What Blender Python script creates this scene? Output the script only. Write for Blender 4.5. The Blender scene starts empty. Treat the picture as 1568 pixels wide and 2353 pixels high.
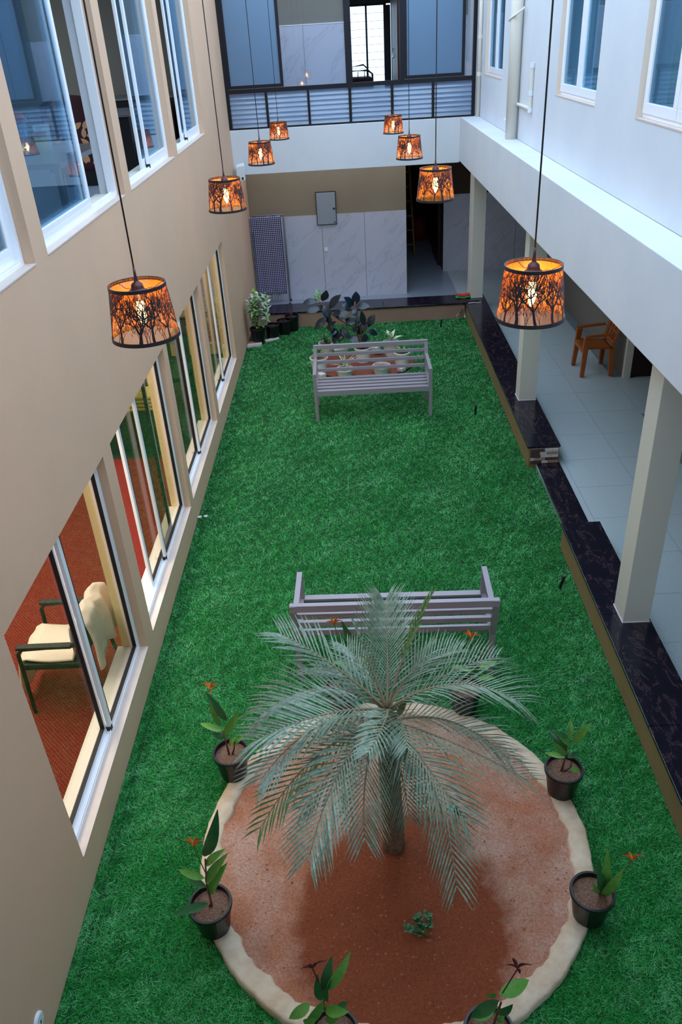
import bpy, bmesh, math, random
import numpy as np
from mathutils import Vector, Matrix
random.seed(7); rng = np.random.default_rng(7)
sc = bpy.context.scene
col = sc.collection
PI = math.pi

# ---------------------------------------------------------------- camera
F_PX, PITCH, YAW, ROLL = 1809.9, 0.54696, -0.02824, -0.06266
CAM = Vector((0.0, 0.0, 4.4))
fwd = Vector((math.sin(YAW)*math.cos(PITCH), math.cos(YAW)*math.cos(PITCH), -math.sin(PITCH)))
r0 = Vector((math.cos(YAW), -math.sin(YAW), 0)); u0 = r0.cross(fwd)
RT = r0*math.cos(ROLL) + u0*math.sin(ROLL)
UP = -r0*math.sin(ROLL) + u0*math.cos(ROLL)
cam_data = bpy.data.cameras.new('camera'); cam = bpy.data.objects.new('camera', cam_data); col.objects.link(cam)
cam_data.sensor_fit = 'HORIZONTAL'; cam_data.sensor_width = 36.0
cam_data.lens = F_PX/1568.0*36.0; cam_data.clip_start = 0.05; cam_data.clip_end = 200
cam.matrix_world = Matrix(((RT.x, UP.x, -fwd.x, CAM.x), (RT.y, UP.y, -fwd.y, CAM.y), (RT.z, UP.z, -fwd.z, CAM.z), (0, 0, 0, 1)))
sc.camera = cam

# ---------------------------------------------------------------- world, exposure
world = bpy.data.worlds.new('overcast_sky'); sc.world = world; world.use_nodes = True
bg = world.node_tree.nodes['Background']
bg.inputs[0].default_value = (0.60, 0.775, 1.0, 1); bg.inputs[1].default_value = 1.75
sc.view_settings.view_transform = 'Standard'; sc.view_settings.look = 'None'
sc.view_settings.exposure = 1.0; sc.view_settings.gamma = 1.0
try: sc.view_settings.use_curve_mapping = False
except Exception: pass

def area(name, loc, sx, sy, power, color, rot=(0, 0, 0)):
    L = bpy.data.lights.new(name, 'AREA'); L.shape = 'RECTANGLE'; L.size = sx; L.size_y = sy
    L.energy = power; L.color = color
    o = bpy.data.objects.new(name, L); o.location = loc; o.rotation_euler = rot; col.objects.link(o)
    return o
ROOM_POWER, ROOM2_POWER, BULB_POWER = 95, 40, 6.0
area('room_ceiling_glow', (-3.4, 5.0, 2.86), 1.6, 4.5, ROOM_POWER, (1, .93, .82))
area('far_room_ceiling_glow', (-3.4, 10.4, 2.86), 1.4, 2.4, ROOM2_POWER, (1, .92, .78))

area('upper_room_fill', (-4.6, 8.0, 5.5), 1.0, 6.0, 60, (.75, .88, 1))  # fill lamp added under the ceiling to brighten the upper rooms, no window there
area('right_room_fill', (4.2, 8.5, 5.5), .8, 9.0, 240, (.62, .84, 1))  # added cool fill lamp, makes the rooms behind the right panes lighter
area('passage_fill', (.0, 14.45, 2.84), 3.4, .8, 10, (.80, .86, 1))  # unseen fill added to lift the dark far passage, no fitting there
area('gallery_area_light', (.0, 14.4, 5.26), 3.4, .8, 14, (.86, .90, 1))  # soft cool area light in the gallery, without a fitting

# ---------------------------------------------------------------- helpers
def at(u, v, ax, val):
    d = fwd*F_PX + RT*(u-784.0) - UP*(v-1176.5)
    return CAM + d*((val-CAM[ax])/d[ax])
def ray_near(u, v, P, k=0.0):
    d = (fwd*F_PX + RT*(u-784.0) - UP*(v-1176.5)).normalized()
    return CAM + d*((P-CAM).dot(d)+k)

def s2l(c):
    return tuple(((x/255.0)/12.92 if x/255.0 <= .04045 else ((x/255.0+.055)/1.055)**2.4) for x in c)
MATS = {}
def mat(name, rgb, rough=.6, metal=0.0, noise=None, bump=None, spec=None, coat=0, trans=0, emit=None):
    """noise=(scale, rgb2, amount[, detail]); bump=(scale, strength)"""
    m = bpy.data.materials.new(name); m.use_nodes = True; nt = m.node_tree; b = nt.nodes['Principled BSDF']
    c = s2l(rgb); b.inputs['Base Color'].default_value = (*c, 1)
    b.inputs['Roughness'].default_value = rough; b.inputs['Metallic'].default_value = metal
    if spec is not None: b.inputs['Specular IOR Level'].default_value = spec
    if coat: b.inputs['Coat Weight'].default_value = coat; b.inputs['Coat Roughness'].default_value = .08
    tc = None
    def coord():
        nonlocal tc
        if tc is None: tc = nt.nodes.new('ShaderNodeTexCoord')
        return tc.outputs['Object']
    if noise:
        n = nt.nodes.new('ShaderNodeTexNoise'); n.inputs['Scale'].default_value = noise[0]
        n.inputs['Detail'].default_value = noise[3] if len(noise) > 3 else 5
        n.inputs['Roughness'].default_value = .62
        nt.links.new(coord(), n.inputs['Vector'])
        rp = nt.nodes.new('ShaderNodeValToRGB'); rp.color_ramp.elements[0].position = .35; rp.color_ramp.elements[1].position = .65
        c2 = s2l(noise[1]); a = noise[2]
        rp.color_ramp.elements[0].color = (*c, 1)
        rp.color_ramp.elements[1].color = (*[c[i]*(1-a)+c2[i]*a for i in range(3)], 1)
        nt.links.new(n.outputs['Fac'], rp.inputs['Fac']); nt.links.new(rp.outputs['Color'], b.inputs['Base Color'])
    if bump:
        n2 = nt.nodes.new('ShaderNodeTexNoise'); n2.inputs['Scale'].default_value = bump[0]; n2.inputs['Detail'].default_value = 6
        nt.links.new(coord(), n2.inputs['Vector'])
        bp = nt.nodes.new('ShaderNodeBump'); bp.inputs['Strength'].default_value = bump[1]; bp.inputs['Distance'].default_value = .01
        nt.links.new(n2.outputs['Fac'], bp.inputs['Height']); nt.links.new(bp.outputs['Normal'], b.inputs['Normal'])
    if emit:
        b.inputs['Emission Color'].default_value = (*emit[0], 1); b.inputs['Emission Strength'].default_value = emit[1]
    MATS[name] = m
    return m
def glass(name, tint, refl, rough=0.02, rtint=(1, 1, 1), frost=0.0, frost_rgb=(200, 220, 235)):
    """thin pane: tinted see-through + mirror reflection by Fresnel (+ optional frosting)"""
    m = bpy.data.materials.new(name); m.use_nodes = True; nt = m.node_tree; nt.nodes.clear()
    out = nt.nodes.new('ShaderNodeOutputMaterial'); tr = nt.nodes.new('ShaderNodeBsdfTransparent'); tr.inputs[0].default_value = (*tint, 1)
    gl = nt.nodes.new('ShaderNodeBsdfGlossy'); gl.inputs['Roughness'].default_value = rough; gl.inputs[0].default_value = (*rtint, 1)
    fr = nt.nodes.new('ShaderNodeLayerWeight'); fr.inputs[0].default_value = .5
    p5 = nt.nodes.new('ShaderNodeMath'); p5.operation = 'POWER'; p5.inputs[1].default_value = 5
    nt.links.new(fr.outputs['Facing'], p5.inputs[0])
    ml = nt.nodes.new('ShaderNodeMath'); ml.operation = 'MULTIPLY_ADD'; ml.inputs[1].default_value = .96*refl; ml.inputs[2].default_value = .04*refl; ml.use_clamp = True
    nt.links.new(p5.outputs[0], ml.inputs[0])
    base = tr.outputs[0]
    if frost:
        df = nt.nodes.new('ShaderNodeBsdfTranslucent'); df.inputs[0].default_value = (*s2l(frost_rgb), 1)
        d2 = nt.nodes.new('ShaderNodeBsdfDiffuse'); d2.inputs[0].default_value = (*s2l(frost_rgb), 1)
        m2 = nt.nodes.new('ShaderNodeMixShader'); m2.inputs[0].default_value = .30
        nt.links.new(df.outputs[0], m2.inputs[1]); nt.links.new(d2.outputs[0], m2.inputs[2])
        m1 = nt.nodes.new('ShaderNodeMixShader'); m1.inputs[0].default_value = frost
        nt.links.new(tr.outputs[0], m1.inputs[1]); nt.links.new(m2.outputs[0], m1.inputs[2]); base = m1.outputs[0]
    mx = nt.nodes.new('ShaderNodeMixShader')
    nt.links.new(ml.outputs[0], mx.inputs[0]); nt.links.new(base, mx.inputs[1]); nt.links.new(gl.outputs[0], mx.inputs[2])
    nt.links.new(mx.outputs[0], out.inputs[0])
    MATS[name] = m
    return m

class MB:
    def __init__(s): s.V = []; s.F = []
    def add(s, vs, fs):
        o = len(s.V); s.V += [tuple(v) for v in vs]; s.F += [tuple(i+o for i in f) for f in fs]; return s
    def box(s, x0, y0, z0, x1, y1, z1):
        x0, x1 = min(x0, x1), max(x0, x1); y0, y1 = min(y0, y1), max(y0, y1); z0, z1 = min(z0, z1), max(z0, z1)
        return s.add([(x0,y0,z0),(x1,y0,z0),(x1,y1,z0),(x0,y1,z0),(x0,y0,z1),(x1,y0,z1),(x1,y1,z1),(x0,y1,z1)],
                     [(0,3,2,1),(4,5,6,7),(0,1,5,4),(1,2,6,5),(2,3,7,6),(3,0,4,7)])
    def hexa(s, p):   # 8 points, bottom loop then top loop
        return s.add(p, [(0,3,2,1),(4,5,6,7),(0,1,5,4),(1,2,6,5),(2,3,7,6),(3,0,4,7)])
    def beam(s, a, b, w, h, up=(0, 0, 1)):
        a = Vector(a); b = Vector(b); d = (b-a).normalized(); upv = Vector(up)
        if abs(d.dot(upv)) > .98: upv = Vector((0, 1, 0))
        r = d.cross(upv).normalized(); u = r.cross(d).normalized(); r *= w/2; u *= h/2
        return s.hexa([a-r-u, a+r-u, a+r+u, a-r+u, b-r-u, b+r-u, b+r+u, b-r+u])
    def tube(s, pts, r, n=8, cap=True):
        pts = [Vector(p) for p in pts]; rs = r if isinstance(r, (list, tuple)) else [r]*len(pts)
        o = len(s.V); t0 = (pts[1]-pts[0]).normalized(); ref = Vector((0, 0, 1)) if abs(t0.z) < .9 else Vector((1, 0, 0))
        for i, p in enumerate(pts):
            t = ((pts[min(i+1, len(pts)-1)]-pts[max(i-1, 0)])).normalized()
            a = t.cross(ref).normalized(); b = t.cross(a).normalized(); ref = -b if False else ref
            for k in range(n):
                th = 2*PI*k/n; q = p+(a*math.cos(th)+b*math.sin(th))*rs[i]; s.V.append(tuple(q))
        for i in range(len(pts)-1):
            for k in range(n):
                k2 = (k+1) % n; s.F.append((o+i*n+k, o+i*n+k2, o+(i+1)*n+k2, o+(i+1)*n+k))
        if cap:
            s.F.append(tuple(o+k for k in range(n))[::-1]); s.F.append(tuple(o+(len(pts)-1)*n+k for k in range(n)))
        return s
    def lathe(s, prof, c=(0, 0, 0), n=24, close=False):
        o = len(s.V); c = Vector(c)
        for (r, z) in prof:
            for k in range(n):
                th = 2*PI*k/n; s.V.append((c.x+r*math.cos(th), c.y+r*math.sin(th), c.z+z))
        for i in range(len(prof)-1):
            for k in range(n):
                k2 = (k+1) % n; s.F.append((o+i*n+k, o+i*n+k2, o+(i+1)*n+k2, o+(i+1)*n+k))
        if close:
            s.F.append(tuple(o+k for k in range(n))[::-1]); s.F.append(tuple(o+(len(prof)-1)*n+k for k in range(n)))
        return s
    def grid(s, fn, nu, nv):
        o = len(s.V)
        for j in range(nv+1):
            for i in range(nu+1): s.V.append(tuple(fn(i/nu, j/nv)))
        for j in range(nv):
            for i in range(nu):
                a = o+j*(nu+1)+i; s.F.append((a, a+1, a+nu+2, a+nu+1))
        return s
    def leaf(s, a, b, w, up=(0, 0, 1), droop=.12, n=6, fold=.25, shape=1.0, curl=0):
        """pointed leaf with folded midrib from a to b"""
        a = Vector(a); b = Vector(b); d = b-a; L = d.length; upv = Vector(up)
        side = d.cross(upv)
        if side.length < 1e-4: side = d.cross(Vector((1, 0, 0)))
        side.normalize(); nor = side.cross(d).normalized(); o = len(s.V)
        for i in range(n+1):
            t = i/n; p = a+d*t+nor*(L*droop*4*t*(1-t))
            ww = w*.5*(math.sin(PI*t**(.8*shape))**.8 if 0 < t < 1 else .04)
            s.V += [tuple(p-side*ww+nor*ww*fold), tuple(p), tuple(p+side*ww+nor*ww*fold)]
        for i in range(n):
            k = o+i*3; s.F += [(k, k+1, k+4, k+3), (k+1, k+2, k+5, k+4)]
        return s
    def build(s, name, m, parent=None, smooth=False, bevel=0, solid=0, sub=0):
        me = bpy.data.meshes.new(name)
        off = Vector((0, 0, 0)); q = parent
        while q is not None: off += q.location; q = q.parent
        me.from_pydata([(v[0]-off.x, v[1]-off.y, v[2]-off.z) for v in s.V], [], s.F); me.update()
        if smooth: me.polygons.foreach_set('use_smooth', [True]*len(me.polygons))
        me.materials.append(MATS[m] if isinstance(m, str) else m)
        o = bpy.data.objects.new(name, me); col.objects.link(o)
        if parent is not None: o.parent = parent
        if solid: md = o.modifiers.new('solid', 'SOLIDIFY'); md.thickness = solid; md.offset = 0
        if sub: md = o.modifiers.new('sub', 'SUBSURF'); md.levels = sub; md.render_levels = sub
        if bevel: md = o.modifiers.new('bevel', 'BEVEL'); md.width = bevel; md.segments = 2; md.limit_method = 'ANGLE'
        return o
def B(*a): return MB().box(*a)
def tag(o, label, cat, group=None, kind=None):
    o['label'] = label; o['category'] = cat
    if group: o['group'] = group
    if kind: o['kind'] = kind
    return o
def thing(name, label, cat, loc=(0, 0, 0), group=None):
    o = bpy.data.objects.new(name, None); o.empty_display_size = .1; o.location = loc; col.objects.link(o)
    return tag(o, label, cat, group)
def struct(o, label=None):
    o['kind'] = 'structure'
    if label: o['label'] = label
    return o
def copy_tree(o, parent=None):
    c = o.copy(); col.objects.link(c)
    if parent is not None: c.parent = parent
    for ch in list(o.children): copy_tree(ch, c)
    return c

# ---------------------------------------------------------------- materials
mat('taupe_paint', (218, 180, 150), .75, noise=(1.3, (208, 172, 142), .6), bump=(30, .08))
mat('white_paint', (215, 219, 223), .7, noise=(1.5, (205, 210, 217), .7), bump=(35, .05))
mat('beige_reveal', (224, 208, 190), .7)
mat('cream_paint', (240, 220, 170), .6)
mat('pillar_paint', (214, 211, 198), .6, bump=(40, .05))
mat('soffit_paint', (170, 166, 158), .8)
mat('far_paint', (150, 136, 114), .75, noise=(2, (142, 128, 108), .7))
mat('ochre_paint', (142, 120, 80), .75, noise=(2.5, (132, 110, 74), .8))
mat('kerb_tan', (156, 126, 106), .75, noise=(2.5, (146, 116, 96), .8))
mat('grey_wall', (128, 124, 116), .8)
mat('white_aluminium', (246, 248, 252), .35, .0, coat=.2)
mat('navy_metal', (15, 15, 26), .45, .3)
mat('black_rubber', (18, 18, 20), .6)
mat('sill_stone', (214, 196, 184), .5, noise=(8, (204, 188, 178), .8)); mat('inner_sill', (244, 240, 230), .45)
mat('bench_metal', (158, 150, 158), .4, .25)
mat('black_plastic', (14, 14, 18), .35)
mat('dark_metal', (38, 32, 38), .45, .5)
mat('pipe_pvc', (228, 222, 208), .45)
mat('white_plastic', (228, 234, 240), .35)
mat('wing_tile', (198, 214, 218), .28, noise=(60, (174, 194, 202), .7, 8))
mat('passage_floor', (150, 164, 182), .22, noise=(25, (140, 154, 172), .7))
mat('grout', (132, 150, 158), .8)
mat('dark_wood', (52, 24, 16), .4, noise=(6, (36, 16, 10), .8))
mat('orange_plastic', (164, 86, 24), .4)
mat('carpet_back', (60, 10, 8), .9)
mat('towel_white', (238, 228, 214), .95, bump=(200, .5))
mat('stem_green', (90, 110, 50), .6); mat('stem_brown', (120, 70, 44), .7)
mat('leaf_green', (84, 148, 56), .42, noise=(14, (128, 176, 80), .7), coat=.1)
mat('leaf_deep', (36, 92, 48), .38, noise=(14, (60, 116, 60), .7), coat=.15)
mat('leaf_rubber', (14, 32, 46), .30, noise=(9, (26, 46, 56), .8), coat=.2)
mat('leaf_rubber_light', (78, 132, 84), .25, noise=(30, (190, 214, 186), .9), coat=.4)
mat('leaf_pale', (176, 204, 156), .5, noise=(60, (226, 234, 214), .9))
mat('leaf_varieg', (92, 138, 84), .55, noise=(45, (222, 230, 214), 1.0))
mat('leaf_dry', (170, 140, 60), .6)
mat('flower_red', (214, 44, 24), .45, noise=(40, (240, 120, 30), .8)); mat('flower_orange', (246, 150, 30), .45)
mat('flower_dead', (84, 30, 30), .8)
mat('pot_soil', (104, 70, 54), .95, noise=(90, (160, 128, 108), .7, 8), bump=(120, 1.0))
mat('bed_soil', (136, 72, 50), .95, noise=(60, (110, 56, 40), .8, 8), bump=(90, 1.0)); mat('dark_soil', (58, 36, 34), .95, noise=(90, (40, 26, 26), .7, 8), bump=(120, 1.0))
mat('white_ceramic', (214, 214, 206), .4)
mat('trunk_bark', (140, 112, 84), .85, noise=(30, (90, 74, 56), .9), bump=(40, 1.0))
mat('palm_leaf', (98, 124, 102), .30, noise=(40, (156, 176, 152), .8))
mat('palm_green', (96, 132, 70), .5)
mat('palm_rachis', (136, 122, 94), .55)
mat('ring_plaster', (222, 204, 178), .85, noise=(7, (192, 158, 124), .8, 8), bump=(25, .6))
mat('white_stone', (214, 206, 200), .7, noise=(12, (190, 180, 172), .6)); mat('terracotta', (176, 92, 62), .8)
mat('pebble', (156, 88, 56), .9, noise=(30, (186, 128, 96), .9))
mat('gold_foil', (255, 150, 44), .5, .0)
mat('shade_black', (36, 30, 36), .5, .2)
mat('brass_holder', (84, 58, 60), .35, .7)
mat('bulb_glow', (255, 200, 120), .3, emit=((1, .62, .22), 14))
mat('filament', (255, 230, 180), .3, emit=((1, .8, .5), 60))
mat('red_barrel', (120, 20, 26), .5); mat('bamboo', (168, 130, 74), .6, noise=(12, (130, 96, 52), .8))
mat('maroon_fabric', (52, 14, 26), .9); mat('leaf_print', (206, 150, 108), .9)
mat('black_cabinet', (14, 14, 18), .4); mat('pink_plastic', (226, 96, 76), .4); mat('clear_blue', (150, 176, 204), .3)
mat('steel', (150, 156, 164), .3, .8); mat('teal_lens', (20, 190, 160), .3); mat('chrome', (200, 204, 210), .15, 1.0)
mat('red_cloth', (206, 52, 34), .9); mat('green_cloth', (44, 150, 84), .9); mat('grey_paper', (150, 150, 150), .8)
mat('dark_green_wood', (22, 60, 40), .5); mat('lawn_base', (8, 58, 26), .95)
mat('panel_grey', (150, 160, 168), .45); mat('tassel', (206, 204, 200), .9); mat('brown_wall', (70, 52, 40), .8)
mat('yellow_tray', (200, 184, 100), .5)
glass('glass_bronze', (.80, .79, .75), .55, rough=0.0)
glass('glass_blue', (.78, .88, .94), 1.0, rough=0.0, rtint=(.82, .93, 1.0), frost=.06, frost_rgb=(130, 156, 176))  # faint frost colour stands in for haze and bluish reflection on these panes
glass('glass_right', (.55, .70, .78), .9, rtint=(.7, .86, 1.0), frost=.30, frost_rgb=(100, 132, 150))
glass('glass_clear', (.86, .92, .96), 1.6)
glass('glass_frost', (.5, .65, .8), 1.2, rough=.25, frost=.85, frost_rgb=(150, 182, 208))
glass('glass_louvre', (.75, .85, .95), 1.8, rough=.22, frost=.7, frost_rgb=(190, 208, 226))
glass('glass_back', (.96, .99, 1.0), .5, rough=.3, frost=.25, frost_rgb=(240, 250, 250))

def amber():
    m = bpy.data.materials.new('amber_mesh'); m.use_nodes = True; nt = m.node_tree; nt.nodes.clear()
    out = nt.nodes.new('ShaderNodeOutputMaterial'); tr = nt.nodes.new('ShaderNodeBsdfTransparent')
    df = nt.nodes.new('ShaderNodeBsdfDiffuse'); df.inputs[0].default_value = (1.0, .42, .07, 1)
    tl = nt.nodes.new('ShaderNodeBsdfTranslucent'); tl.inputs[0].default_value = (1.0, .36, .05, 1)
    m1 = nt.nodes.new('ShaderNodeMixShader'); m1.inputs[0].default_value = .15; m2 = nt.nodes.new('ShaderNodeMixShader'); m2.inputs[0].default_value = .30
    nt.links.new(df.outputs[0], m1.inputs[1]); nt.links.new(tl.outputs[0], m1.inputs[2]); nt.links.new(tr.outputs[0], m2.inputs[1]); nt.links.new(m1.outputs[0], m2.inputs[2])
    nt.links.new(m2.outputs[0], out.inputs[0]); MATS['amber_mesh'] = m
amber()
def marble():
    m = bpy.data.materials.new('marble'); m.use_nodes = True; nt = m.node_tree; b = nt.nodes['Principled BSDF']
    b.inputs['Roughness'].default_value = .18
    tc = nt.nodes.new('ShaderNodeTexCoord'); mp = nt.nodes.new('ShaderNodeMapping'); mp.inputs['Rotation'].default_value = (0, .85, 0)
    mp2 = nt.nodes.new('ShaderNodeMapping'); mp2.inputs['Scale'].default_value = (.55, 1.0, 2.4); nt.links.new(mp.outputs[0], mp2.inputs[0])
    n = nt.nodes.new('ShaderNodeTexNoise'); n.inputs['Scale'].default_value = 1.7; n.inputs['Detail'].default_value = 7; n.inputs['Roughness'].default_value = .55; n.inputs['Distortion'].default_value = .35
    nt.links.new(tc.outputs['Object'], mp.inputs[0]); nt.links.new(mp2.outputs[0], n.inputs[0])
    rp = nt.nodes.new('ShaderNodeValToRGB'); e = rp.color_ramp.elements
    e[0].position = .40; e[0].color = (*s2l((200, 202, 216)), 1); e[1].position = .62; e[1].color = (*s2l((196, 198, 212)), 1)
    k = e.new(.505); k.color = (*s2l((182, 185, 199)), 1); k = e.new(.48); k.color = (*s2l((198, 200, 214)), 1); k = e.new(.525); k.color = (*s2l((197, 199, 213)), 1)
    nt.links.new(n.outputs['Fac'], rp.inputs[0]); nt.links.new(rp.outputs[0], b.inputs['Base Color']); MATS['marble'] = m
marble()
def granite():
    m = bpy.data.materials.new('granite'); m.use_nodes = True; nt = m.node_tree; b = nt.nodes['Principled BSDF']
    b.inputs['Roughness'].default_value = .16
    tc = nt.nodes.new('ShaderNodeTexCoord'); mp = nt.nodes.new('ShaderNodeMapping'); mp.inputs['Scale'].default_value = (1.6, .7, 1)
    n = nt.nodes.new('ShaderNodeTexNoise'); n.inputs['Scale'].default_value = 4; n.inputs['Detail'].default_value = 9; n.inputs['Distortion'].default_value = 2.8; n.inputs['Roughness'].default_value = .7
    nt.links.new(tc.outputs['Object'], mp.inputs[0]); nt.links.new(mp.outputs[0], n.inputs[0])
    rp = nt.nodes.new('ShaderNodeValToRGB'); e = rp.color_ramp.elements
    e[0].position = .3; e[0].color = (*s2l((18, 18, 32)), 1); e[1].position = .75; e[1].color = (*s2l((44, 42, 60)), 1)
    for p, c in ((.50, (26, 24, 38)), (.56, (34, 30, 42)), (.572, (104, 76, 76)), (.585, (34, 30, 42)), (.68, (40, 38, 56))):
        k = e.new(p); k.color = (*s2l(c), 1)
    nt.links.new(n.outputs['Fac'], rp.inputs[0]); nt.links.new(rp.outputs[0], b.inputs['Base Color']); MATS['granite'] = m
granite()
def soil():
    m = bpy.data.materials.new('red_soil'); m.use_nodes = True; nt = m.node_tree; b = nt.nodes['Principled BSDF']
    b.inputs['Roughness'].default_value = .9
    tc = nt.nodes.new('ShaderNodeTexCoord')
    def noise(s, d=6):
        n = nt.nodes.new('ShaderNodeTexNoise'); n.inputs['Scale'].default_value = s; n.inputs['Detail'].default_value = d; n.inputs['Roughness'].default_value = .65
        nt.links.new(tc.outputs['Object'], n.inputs[0]); return n
    n1 = noise(2.6); n2 = noise(70, 8)
    r1 = nt.nodes.new('ShaderNodeValToRGB'); r1.color_ramp.elements[0].position = .38; r1.color_ramp.elements[0].color = (*s2l((200, 130, 96)), 1)
    r1.color_ramp.elements[1].position = .62; r1.color_ramp.elements[1].color = (*s2l((218, 174, 152)), 1)
    r2 = nt.nodes.new('ShaderNodeValToRGB'); r2.color_ramp.elements[0].position = .3; r2.color_ramp.elements[0].color = (.45, .38, .34, 1)
    r2.color_ramp.elements[1].position = .75; r2.color_ramp.elements[1].color = (1.15, 1.15, 1.15, 1)
    mx = nt.nodes.new('ShaderNodeMixRGB'); mx.blend_type = 'MULTIPLY'; mx.inputs[0].default_value = .8
    nt.links.new(n1.outputs[0], r1.inputs[0]); nt.links.new(n2.outputs[0], r2.inputs[0])
    # watered patch round the trunk: distance from the wet centre with a ragged edge
    sx = nt.nodes.new('ShaderNodeSeparateXYZ'); nt.links.new(tc.outputs['Object'], sx.inputs[0])
    vd = nt.nodes.new('ShaderNodeVectorMath'); vd.operation = 'SUBTRACT'; vd.inputs[1].default_value = (.03, -.55, 0)
    nt.links.new(tc.outputs['Object'], vd.inputs[0])
    sc_ = nt.nodes.new('ShaderNodeVectorMath'); sc_.operation = 'MULTIPLY'; sc_.inputs[1].default_value = (1.35, 1.0, 0); nt.links.new(vd.outputs[0], sc_.inputs[0])
    ln = nt.nodes.new('ShaderNodeVectorMath'); ln.operation = 'LENGTH'; nt.links.new(sc_.outputs[0], ln.inputs[0])
    ad = nt.nodes.new('ShaderNodeMath'); ad.operation = 'MULTIPLY_ADD'; ad.inputs[1].default_value = .5; nt.links.new(noise(3.2, 3).outputs[0], ad.inputs[0]); nt.links.new(ln.outputs['Value'], ad.inputs[2])
    rw = nt.nodes.new('ShaderNodeMapRange'); rw.inputs[1].default_value = .98; rw.inputs[2].default_value = 1.14; nt.links.new(ad.outputs[0], rw.inputs[0])
    wet = nt.nodes.new('ShaderNodeMixRGB'); wet.inputs[1].default_value = (*s2l((156, 80, 44)), 1)
    nt.links.new(rw.outputs[0], wet.inputs[0]); nt.links.new(r1.outputs[0], wet.inputs[2])
    nt.links.new(wet.outputs[0], mx.inputs[1]); nt.links.new(r2.outputs[0], mx.inputs[2]); nt.links.new(mx.outputs[0], b.inputs['Base Color'])
    bp = nt.nodes.new('ShaderNodeBump'); bp.inputs['Strength'].default_value = .9; bp.inputs['Distance'].default_value = .012
    nt.links.new(n2.outputs[0], bp.inputs['Height']); nt.links.new(bp.outputs[0], b.inputs['Normal']); MATS['red_soil'] = m
soil()
def carpet():
    m = bpy.data.materials.new('red_carpet'); m.use_nodes = True; nt = m.node_tree; b = nt.nodes['Principled BSDF']; b.inputs['Roughness'].default_value = .95
    tc = nt.nodes.new('ShaderNodeTexCoord'); mp = nt.nodes.new('ShaderNodeMapping'); mp.inputs['Rotation'].default_value = (0, 0, PI/4); mp.inputs['Scale'].default_value = (44, 44, 0)
    nt.links.new(tc.outputs['Object'], mp.inputs[0])
    fr = nt.nodes.new('ShaderNodeVectorMath'); fr.operation = 'FRACTION'; nt.links.new(mp.outputs[0], fr.inputs[0])
    sb = nt.nodes.new('ShaderNodeVectorMath'); sb.operation = 'SUBTRACT'; sb.inputs[1].default_value = (.5, .5, 0); nt.links.new(fr.outputs[0], sb.inputs[0])
    ln = nt.nodes.new('ShaderNodeVectorMath'); ln.operation = 'LENGTH'; nt.links.new(sb.outputs[0], ln.inputs[0])
    lt = nt.nodes.new('ShaderNodeMath'); lt.operation = 'LESS_THAN'; lt.inputs[1].default_value = .15; nt.links.new(ln.outputs['Value'], lt.inputs[0])
    mx = nt.nodes.new('ShaderNodeMixRGB'); mx.inputs[1].default_value = (*s2l((112, 4, 8)), 1); mx.inputs[2].default_value = (*s2l((176, 120, 60)), 1)
    nt.links.new(lt.outputs[0], mx.inputs[0]); nt.links.new(mx.outputs[0], b.inputs['Base Color']); MATS['red_carpet'] = m
carpet()
def gingham():
    m = bpy.data.materials.new('checked_cotton'); m.use_nodes = True; nt = m.node_tree; b = nt.nodes['Principled BSDF']; b.inputs['Roughness'].default_value = .9
    tc = nt.nodes.new('ShaderNodeTexCoord'); mp = nt.nodes.new('ShaderNodeMapping'); mp.inputs['Scale'].default_value = (30, 30, 30); nt.links.new(tc.outputs['Object'], mp.inputs[0])
    fr = nt.nodes.new('ShaderNodeVectorMath'); fr.operation = 'FRACTION'; nt.links.new(mp.outputs[0], fr.inputs[0])
    sp = nt.nodes.new('ShaderNodeSeparateXYZ'); nt.links.new(fr.outputs[0], sp.inputs[0])
    a = nt.nodes.new('ShaderNodeMath'); a.operation = 'GREATER_THAN'; a.inputs[1].default_value = .5; nt.links.new(sp.outputs[0], a.inputs[0])
    c = nt.nodes.new('ShaderNodeMath'); c.operation = 'GREATER_THAN'; c.inputs[1].default_value = .5; nt.links.new(sp.outputs[2], c.inputs[0])
    ad = nt.nodes.new('ShaderNodeMath'); ad.operation = 'ADD'; nt.links.new(a.outputs[0], ad.inputs[0]); nt.links.new(c.outputs[0], ad.inputs[1])
    h = nt.nodes.new('ShaderNodeMath'); h.operation = 'MULTIPLY'; h.inputs[1].default_value = .5; nt.links.new(ad.outputs[0], h.inputs[0])
    rp = nt.nodes.new('ShaderNodeValToRGB'); e = rp.color_ramp.elements; rp.color_ramp.interpolation = 'CONSTANT'
    e[0].color = (*s2l((210, 208, 216)), 1); e[1].position = .75; e[1].color = (*s2l((22, 18, 60)), 1); k = e.new(.3); k.color = (*s2l((88, 86, 128)), 1)
    nt.links.new(h.outputs[0], rp.inputs[0]); nt.links.new(rp.outputs[0], b.inputs['Base Color']); MATS['checked_cotton'] = m
gingham()
def grass_mat():
    m = bpy.data.materials.new('turf_fibre'); m.use_nodes = True; nt = m.node_tree; b = nt.nodes['Principled BSDF']
    b.inputs['Roughness'].default_value = .42; b.inputs['Specular IOR Level'].default_value = .45
    at_ = nt.nodes.new('ShaderNodeAttribute'); at_.attribute_name = 'shade'
    rp = nt.nodes.new('ShaderNodeValToRGB'); e = rp.color_ramp.elements
    e[0].color = (*s2l((14, 140, 48)), 1); e[1].color = (*s2l((140, 226, 160)), 1); k = e.new(.6); k.color = (*s2l((38, 172, 70)), 1)
    nt.links.new(at_.outputs['Fac'], rp.inputs[0]); nt.links.new(rp.outputs[0], b.inputs['Base Color']); MATS['turf_fibre'] = m
grass_mat()
mat('brick_dark', (92, 66, 60), .5, noise=(20, (70, 50, 46), .8)); mat('brick_mid', (150, 118, 106), .5, noise=(30, (190, 160, 146), .8))
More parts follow.
